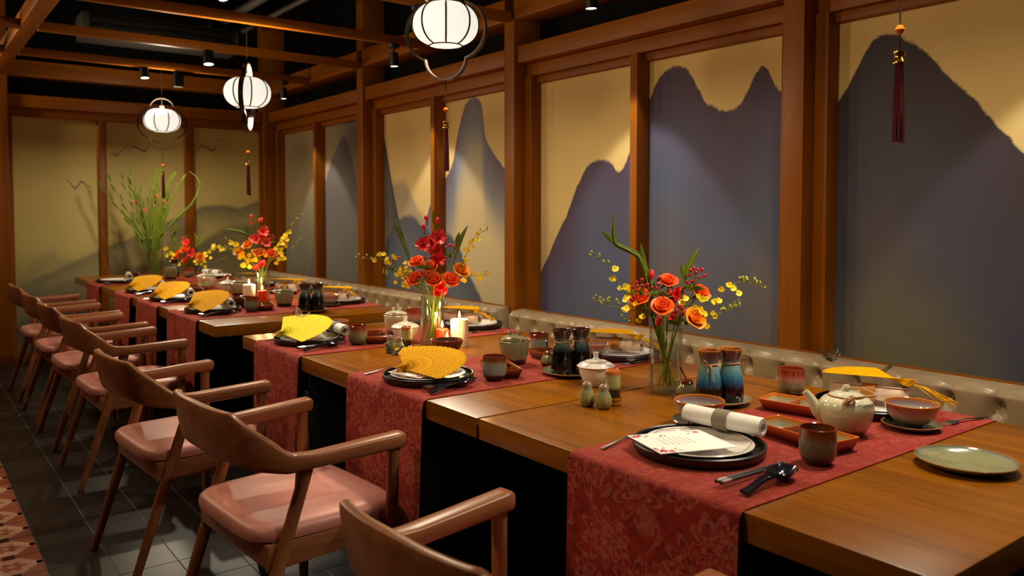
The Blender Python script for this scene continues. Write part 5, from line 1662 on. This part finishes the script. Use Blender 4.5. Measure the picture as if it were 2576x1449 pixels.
        for k in range(buds):
            q = sp_[-1 - int(k*1.6)]
            e = q + Vector((self.r.uniform(-.006,.006), self.r.uniform(-.006,.006), 0.009*(1 if k % 2 else -0.2)))
            MB().tube([q, e], 0.0007, 4).build('bud_stalk', stem_green, t)
            link('bud', BUD_G, t, e, (self.r.uniform(-.4,.4), self.r.uniform(-.4,.4), 0))
    def berries(self, px, py, w, offs, label, group='red berry sprigs'):
        t = self.root('berry_sprig', label, 'berry sprig', group)
        e = self.p(px, py, w)
        base = e - Vector((0,0,0.035))
        MB().tube(self.stem_pts(base, 0.2), 0.0019, 6).build('stem', leaf_green, t)
        for (dx, dy) in offs:
            q = self.p(px+dx, py+dy, w + self.r.uniform(-0.012, 0.012))
            MB().tube([base, base.lerp(q, 0.6) + Vector((0,0,0.004)), q], 0.0009, 5).build('stalk', leaf_green, t)
            link('berry', BER, t, q, self.face((q-base).normalized()))
        for k in range(3):
            a = 2*PI*k/3 + self.r.uniform(0, 1)
            d = Vector((math.cos(a), math.sin(a), 0.1))
            mb = MB(); leaf_blade(mb, [base, base + d*0.018 + Vector((0,0,0.004)), base + d*0.036], 0.007); mb.build('leaf', leaf_green, t)

def glass_vase(x, y, label, h=0.2, r=0.05, wl=0.115):
    t = thing('glass_vase', (x, y, TZ), 0, label, 'vase', 'clear glass vases')
    MB().lathe([(0,0),(r-0.002,0),(r,0.002),(r,h-0.001),(r-0.0015,h),(r-0.003,h-0.001),(r-0.003,0.012),(r-0.006,0.010),(0,0.010)], 48).build('glass', glass, t, ang=50)
    MB().lathe([(0,0.0105),(r-0.0035,0.0125),(r-0.0032,wl),(0,wl)], 48).build('water', water, t, ang=50)
    return t

# nearest bouquet
glass_vase(1.834, 1.645, 'clear glass vase of orange roses on the nearest table')
b1 = Bouquet(1.834, 1.645, 0.001182, 1682, 993, 21, 'near')
b1.rose(1612, 748, -0.01, 0, 'leftmost orange rose of the nearest bouquet', 0.98)
b1.rose(1665, 768, -0.045, 1, 'orange rose at the lower middle of the nearest bouquet', 0.95)
b1.rose(1688, 708, 0.01, 0, 'topmost orange rose of the nearest bouquet', 0.86)
b1.rose(1772, 737, 0.015, 1, 'rightmost orange rose of the nearest bouquet, yellow orchid over it', 0.9)
b1.rose(1748, 799, -0.04, 2, 'lowest amber orange rose of the nearest bouquet by the vase rim', 1.0)
b1.leafy([[(1648, 800, 0), (1632, 700, 0), (1612, 645, 0), (1570, 622, 0), (1551, 610, 0), (1548, 575, 0), (1549, 535, 0)],
          [(1560, 616, 0), (1540, 600, 0), (1518, 580, 0)], [(1634, 705, 0.005), (1625, 660, 0.005), (1617, 612, 0.005)], [(1655, 745, 0), (1640, 700, 0), (1612, 642, 0)]], 'tall bent green gladiolus stalk of the nearest bouquet', 0.0085)
b1.leafy([[(1730, 700, 0.01), (1742, 665, 0.01), (1766, 627, 0.01)], [(1732, 705, 0.01), (1725, 680, 0.01), (1722, 665, 0.01)]], 'short green leaf at the right of the nearest bouquet', 0.009)
b1.glad((1640, 680, 0.0), (1652, 790, -0.01), [(1716, 745, 0.03, 0.8), (1692, 752, 0.03, 0.8), (1700, 800, 0.0, 0.6)], [(1640, 695, 0, 1.1), (1656, 812, -0.02, 1.2)], 'red gladiolus half hidden in the nearest bouquet')
b1.berries(1612, 712, -0.01, [(-18,10),(-8,-2),(8,-8),(8,6),(10,14),(20,4),(-4,8)], 'red berry sprig left in the nearest bouquet')
b1.berries(1660, 712, -0.02, [(-16,12),(-2,2),(0,-8),(-4,14),(4,-14)], 'red berry sprig in the middle of the nearest bouquet')
b1.berries(1752, 700, 0.0, [(-10,-20),(0,-24),(10,-20),(4,-14),(-12,-8),(12,-2),(-6,8),(6,14),(26,-6),(-20,10),(18,-22),(-14,18)], 'large red berry sprig at the right of the nearest bouquet')
b1.berries(1705, 782, -0.05, [(-12,-14),(0,-16),(8,-10),(-6,-4),(10,0),(-14,8),(-2,12),(8,6),(14,-4)], 'low red berry sprig in front of the nearest bouquet')
b1.orchid([(1640, 790, 0), (1590, 752, -0.01), (1562, 715, -0.02), (1540, 682, -0.02), (1520, 655, -0.02), (1487, 643, -0.02)], [(1548,674),(1545,698),(1563,724),(1575,718),(1583,722),(1580,746),(1572,752),(1576,772),(1590,730),(1600,760)], 'yellow orchid spray reaching up left from the nearest bouquet', 6)
b1.orchid([(1650, 800, 0.02), (1590, 780, 0.0), (1545, 772, -0.01), (1520, 765, -0.01), (1497, 755, -0.01)], [(1575,776),(1612,805),(1620,795),(1585,770)], 'thin orchid spray reaching low left from the nearest bouquet', 7, extra=[[(1560,775,-0.01),(1572,800,-0.01),(1590,812,-0.01)], [(1530,768,-0.01),(1532,752,-0.01)], [(1556,773,-0.01),(1556,755,-0.01)]])
b1.orchid([(1760, 790, 0), (1790, 760, -0.01), (1815, 735, -0.02), (1850, 712, -0.02), (1890, 710, -0.02), (1928, 726, -0.02)], [(1768,748),(1780,750),(1815,724),(1836,714),(1845,722),(1855,734),(1808,753),(1800,756),(1760,742)], 'yellow orchid spray reaching right from the nearest bouquet', 6, extra=[[(1868,712,-0.02),(1866,702,-0.02)],[(1885,711,-0.02),(1884,700,-0.02)],[(1905,716,-0.02),(1902,707,-0.02)]])
b1.orchid([(1765, 800, -0.02), (1800, 790, -0.03), (1830, 780, -0.03), (1860, 765, -0.03)], [(1725,748),(1720,758),(1768,782),(1775,786),(1792,784),(1800,792),(1776,815),(1764,775),(1750,770)], 'low yellow orchid spray at the right of the nearest bouquet', 6, extra=[[(1810,787,-0.03),(1840,772,-0.03),(1862,768,-0.03)], [(1815,785,-0.03),(1820,775,-0.03)]])

# middle bouquet
glass_vase(1.752, 2.838, 'clear glass vase behind the candles on the middle table')
b2 = Bouquet(1.752, 2.838, 0.001625, 1087, 872, 22, 'middle')
b2.rose(1046, 662, 0.0, 0, 'upper left orange rose of the middle bouquet', 0.95)
b2.rose(1044, 704, -0.03, 1, 'lower left orange rose of the middle bouquet', 1.05)
b2.rose(1093, 704, -0.05, 0, 'orange rose low in the centre of the middle bouquet', 1.05)
b2.rose(1080, 674, -0.01, 1, 'orange rose in the centre of the middle bouquet', 0.95)
b2.rose(1134, 706, -0.03, 1, 'lower right orange rose of the middle bouquet', 1.05)
b2.rose(1160, 684, 0.0, 2, 'rightmost orange rose of the middle bouquet', 1.05)
b2.glad((1090, 532, 0), (1092, 680, 0), [(1066, 617, -0.02, 1.05), (1102, 600, -0.01, 1.1), (1085, 612, -0.02, 0.9), (1095, 636, -0.01, 0.95), (1103, 655, -0.01, 0.95)], [(1074, 553, 0, 1.0), (1067, 576, 0, 1.0), (1097, 560, 0, 1.0)], 'tall red gladiolus spike at the top of the middle bouquet')
b2.glad((1110, 690, 0.01), (1108, 745, 0.0), [(1106, 725, -0.01, 0.9), (1098, 738, -0.01, 0.7)], [(1115, 740, -0.01, 1.3)], 'low red gladiolus just above the middle vase rim')
b2.leafy([[(1034, 670, 0), (1020, 630, 0), (1004, 590, 0), (993, 555, 0)], [(1016, 625, 0), (1010, 600, 0), (1004, 572, 0)], [(1012, 612, 0), (1000, 585, 0), (995, 565, 0)]], 'green gladiolus bud stalk at the left of the middle bouquet', 0.0075)
b2.leafy([[(1148, 640, 0.01), (1158, 605, 0.01), (1175, 572, 0.01)], [(1148, 625, 0.01), (1150, 605, 0.01), (1155, 588, 0.01)]], 'green leaf fork at the right of the middle bouquet', 0.009)
b2.berries(990, 662, 0.0, [(-12,8),(-8,2),(-4,-4),(4,-8),(12,-10)], 'red berry sprig at the left of the middle bouquet')
b2.berries(1132, 628, 0.01, [(-12,-2),(-4,-6),(2,-8),(8,-4),(10,2),(12,-8)], 'red berry sprig at the right of the middle bouquet')
b2.berries(1070, 655, -0.03, [(-10,0),(-2,-3),(4,-2),(12,-4),(18,-2)], 'red berry sprig in the centre of the middle bouquet')
b2.berries(1072, 688, -0.06, [(-14,-6),(-8,0),(0,-2),(8,0),(-2,4),(-10,4)], 'red berry sprig between the lower roses of the middle bouquet')
b2.orchid([(1035, 700, 0), (1000, 668, -0.01), (965, 654, -0.02), (935, 654, -0.02), (897, 652, -0.02)], [(957,641),(966,641),(973,652),(976,660),(992,645),(996,650),(941,656)], 'yellow orchid spray reaching far left from the middle bouquet', 6)
b2.orchid([(1040, 715, 0), (1020, 690, -0.02), (1000, 680, -0.02), (968, 668, -0.02)], [(1012,690),(1018,680),(1024,672),(1020,662),(1006,684),(1000,692),(1014,700),(1024,694),(1030,684),(1010,676),(1018,712),(1016,720)], 'dense yellow orchid spray at the left of the middle bouquet', 5)
b2.orchid([(1045, 725, -0.02), (1010, 708, -0.03), (985, 698, -0.03), (965, 690, -0.03)], [(996,711),(1028,722)], 'thin low orchid spray at the left of the middle bouquet', 4)
b2.orchid([(1150, 700, 0), (1166, 660, -0.01), (1182, 620, -0.01), (1200, 595, -0.01), (1228, 581, -0.01)], [(1200,590),(1188,606),(1184,612),(1192,622),(1178,632),(1170,628),(1168,650),(1166,664),(1172,656),(1203,605)], 'yellow orchid spray reaching up right from the middle bouquet', 5)
b2.orchid([(1150, 710, 0), (1175, 700, -0.01), (1200, 695, -0.01), (1228, 693, -0.01)], [(1186,692),(1205,692),(1206,702),(1225,694),(1164,705),(1170,708)], 'yellow orchid spray reaching right from the middle bouquet', 3)

# brightly lit bouquet of the far table
glass_vase(1.79, 4.90, 'clear glass vase behind the far white candle')
b3 = Bouquet(1.79, 4.90, 0.00243, 660, 757, 23, 'far')
for k, (px, py, kd, nm) in enumerate(((630, 614, 2, 'upper left'), (658, 634, 2, 'central'), (608, 630, 2, 'left'), (690, 636, 0, 'right'))):
    b3.rose(px, py, -0.02, kd, '%s amber rose of the brightly lit far bouquet' % nm, 1.05, 'amber roses of the far bouquet')
b3.glad((653, 535, 0), (655, 640, 0), [(668, 580, 0, 1.1), (650, 600, -0.02, 1.1), (676, 608, -0.01, 1.0), (640, 598, -0.01, 0.8), (664, 592, 0, 0.9)], [(640, 545, 0, 1.1), (655, 555, 0, 1.1), (640, 560, 0, 1.0), (662, 552, 0, 1.0)], 'coral gladiolus spike of the brightly lit far bouquet', True)
b3.glad((668, 660, 0), (664, 690, 0), [(666, 662, -0.02, 0.8), (650, 672, -0.02, 0.7)], [], 'low coral gladiolus above the far vase rim', True)
b3.leafy([[(632, 612, 0), (628, 590, 0), (605, 580, 0), (572, 574, 0)], [(628, 600, 0), (626, 585, 0), (624, 568, 0)]], 'pale green leaf bending left from the far bouquet', 0.012)
b3.leafy([[(725, 600, 0), (730, 580, 0), (732, 560, 0)]], 'short green leaf at the right of the far bouquet', 0.01)
b3.orchid([(640, 660, 0), (620, 640, -0.02), (600, 618, -0.02), (572, 600, -0.02)], [(612,622),(606,630),(600,626),(618,634),(610,644),(622,646),(626,660),(634,668),(616,638),(630,652),(598,612),(590,608),(620,664)], 'dense yellow orchid spray at the left of the far bouquet', 4, sc=1.7)
b3.orchid([(680, 650, 0), (705, 618, -0.01), (728, 590, -0.01), (745, 562, -0.01), (768, 540, -0.01)], [(700,622),(708,612),(714,600),(722,594),(728,588),(718,610),(712,622),(736,580),(704,632),(730,600),(724,616)], 'yellow orchid spray reaching up right from the far bouquet', 6, sc=1.6)
b3.orchid([(685, 655, 0), (715, 640, -0.01), (740, 625, -0.01), (762, 602, -0.01)], [(718,640),(706,650),(720,648),(694,640),(700,660),(676,640),(712,632)], 'yellow orchid spray reaching low right from the far bouquet', 6, sc=1.5)
b3.orchid([(640, 640, 0), (610, 630, -0.01), (590, 628, -0.01), (566, 622, -0.01)], [(640,630),(646,642),(652,650),(632,640),(640,652)], 'thin yellow orchid spray reaching left from the far bouquet', 5, sc=1.5)
b3.berries(688, 596, 0, [(-4,-6),(2,-4),(6,0),(-2,2),(4,6)], 'small red berry sprig of the far bouquet')

# small bouquet and tall stalks at the far end
glass_vase(2.05, 7.36, 'small glass vase at the far end by the back wall', 0.2, 0.05)
b4 = Bouquet(2.05, 7.36, 0.00348, 478, 690, 24, 'end')
for (px, py, kd, nm) in ((470, 652, 0, 'lower'), (450, 640, 0, 'left'), (470, 625, 1, 'upper'), (508, 646, 2, 'right')):
    b4.rose(px, py, -0.02, kd, '%s rose of the small bouquet at the far end' % nm, 1.25, 'roses of the far end bouquet')
b4.glad((470, 590, 0), (478, 650, 0), [(472, 608, -0.01, 1.1), (484, 635, -0.02, 1.3), (480, 642, -0.02, 1.1)], [(466, 600, 0, 1.2)], 'short red gladiolus of the small bouquet at the far end')
b4.leafy([[(455, 630, 0), (442, 605, 0), (430, 585, 0)], [(440, 600, 0), (444, 575, 0), (444, 550, 0)]], 'forked green stalk left of the small far end bouquet', 0.012)
b4.leafy([[(495, 620, 0), (498, 600, 0), (492, 585, 0)], [(500, 615, 0), (512, 605, 0), (525, 592, 0)]], 'green bud stalks right of the small far end bouquet', 0.012)
b4.orchid([(490, 650, 0), (520, 630, -0.02), (550, 620, -0.02), (590, 628, -0.02)], [(520,634),(530,630),(540,622),(545,615),(555,618),(560,626),(525,640),(535,646),(566,624)], 'yellow orchid spray reaching right from the far end bouquet', 5, sc=1.8)
b4.orchid([(490, 665, 0), (520, 660, -0.02), (545, 655, -0.02), (575, 648, -0.02)], [(520,668),(494,655),(500,660),(510,660),(518,655)], 'low yellow orchid spray right of the far end bouquet', 5, sc=1.7)
b4.orchid([(460, 665, 0), (445, 648, -0.02), (430, 632, -0.02), (418, 620, -0.02)], [(434,634),(428,640),(440,645),(448,655),(456,662),(420,622),(438,652),(444,638)], 'yellow orchid spray reaching left from the far end bouquet', 3, sc=1.8)

glass_vase(1.80, 7.50, 'tall glass vase packed with green stalks at the far end', 0.315, 0.065, 0.2)
b5 = Bouquet(1.80, 7.50, 0.00344, 390, 692, 25, 'tall', 0.315, 0.065)
STK = [((250, 455), (300, 520)), ((265, 430), (320, 525)), ((305, 430), (340, 520)), ((328, 420), (350, 505)), ((322, 445), (355, 520)), ((378, 425), (380, 510)), ((398, 420), (390, 510)), ((410, 418), (398, 505)),
       ((448, 432), (415, 510)), ((434, 440), (420, 520)), ((472, 437), (430, 520)), ((388, 470), (388, 530)), ((360, 470), (370, 540)), ((425, 490), (405, 560))]
NTH = ['leftmost', 'second from left', 'third from left', 'fourth from left', 'fifth from left', 'sixth from left', 'seventh from left', 'eighth from left', 'ninth from left', 'tenth from left', 'eleventh from left', 'twelfth from left', 'thirteenth from left', 'rightmost straight']
STK.sort(key=lambda q: q[0][0])
for k, (tip, mid) in enumerate(STK):
    w = b5.r.uniform(-0.06, 0.06)
    t = b5.root('gladiolus_stalk', 'green stalk in the tall far vase, the %s of the straight ones' % NTH[k].replace(' straight', ''), 'leaf stalk', 'green stalks in the tall vase')
    tp, md = b5.p(tip[0], tip[1], w), b5.p(mid[0], mid[1], w*0.7)
    base = b5.p(390 + (mid[0]-390)*0.35, 600, w*0.4)
    pts = b5.stem_pts(base, 0.0)[:14] + spline([base, md, tp], 16)
    MB().tube(pts, [0.006]*14 + [0.006-0.0003*i for i in range(16)], 6).build('stem', stem_green, t)
    sp_ = spline([base, md, tp], 16)
    for i in range(3, 15, 2):
        d = (sp_[i+1]-sp_[i]).normalized(); sd = Vector((UX, UY, 0))*(1 if i % 4 == 1 else -1)
        mb = MB(); leaf_blade(mb, [sp_[i], sp_[i] + d*0.05 + sd*0.012, sp_[i] + d*0.09 + sd*0.016], 0.008)
        mb.build('bud_sheath', leaf_green, t)
    mb = MB(); leaf_blade(mb, [base - Vector((0,0,0.1)), base.lerp(md, 0.4) + Vector((UX,UY,0))*b5.r.uniform(-.02,.02), base.lerp(md, 0.95)], 0.013); mb.build('blade', leaf_green, t)
    if k in (2, 5, 7, 9, 11):
        o = link('bud', BUD_C, t, md + Vector((0,0,0.03)), b5.face((tp-md).normalized())); o.scale = (1.1,)*3
t = b5.root('gladiolus_stalk', 'long curved green stalk looping right from the tall vase', 'leaf stalk', 'green stalks in the tall vase')
cv = [b5.p(*q) for q in ((398,600,-.02),(425,575,-.03),(455,545,-.03),(490,510,-.03),(511,468,-.03),(503,445,-.03),(484,430,-.03))]
MB().tube(b5.stem_pts(cv[0], 0.0)[:14] + spline(cv, 24), [0.006]*14+[0.006-0.00018*i for i in range(24)], 6).build('stem', stem_green, t)
mb = MB(); leaf_blade(mb, cv[1:5], 0.011); mb.build('blade', leaf_green, t)
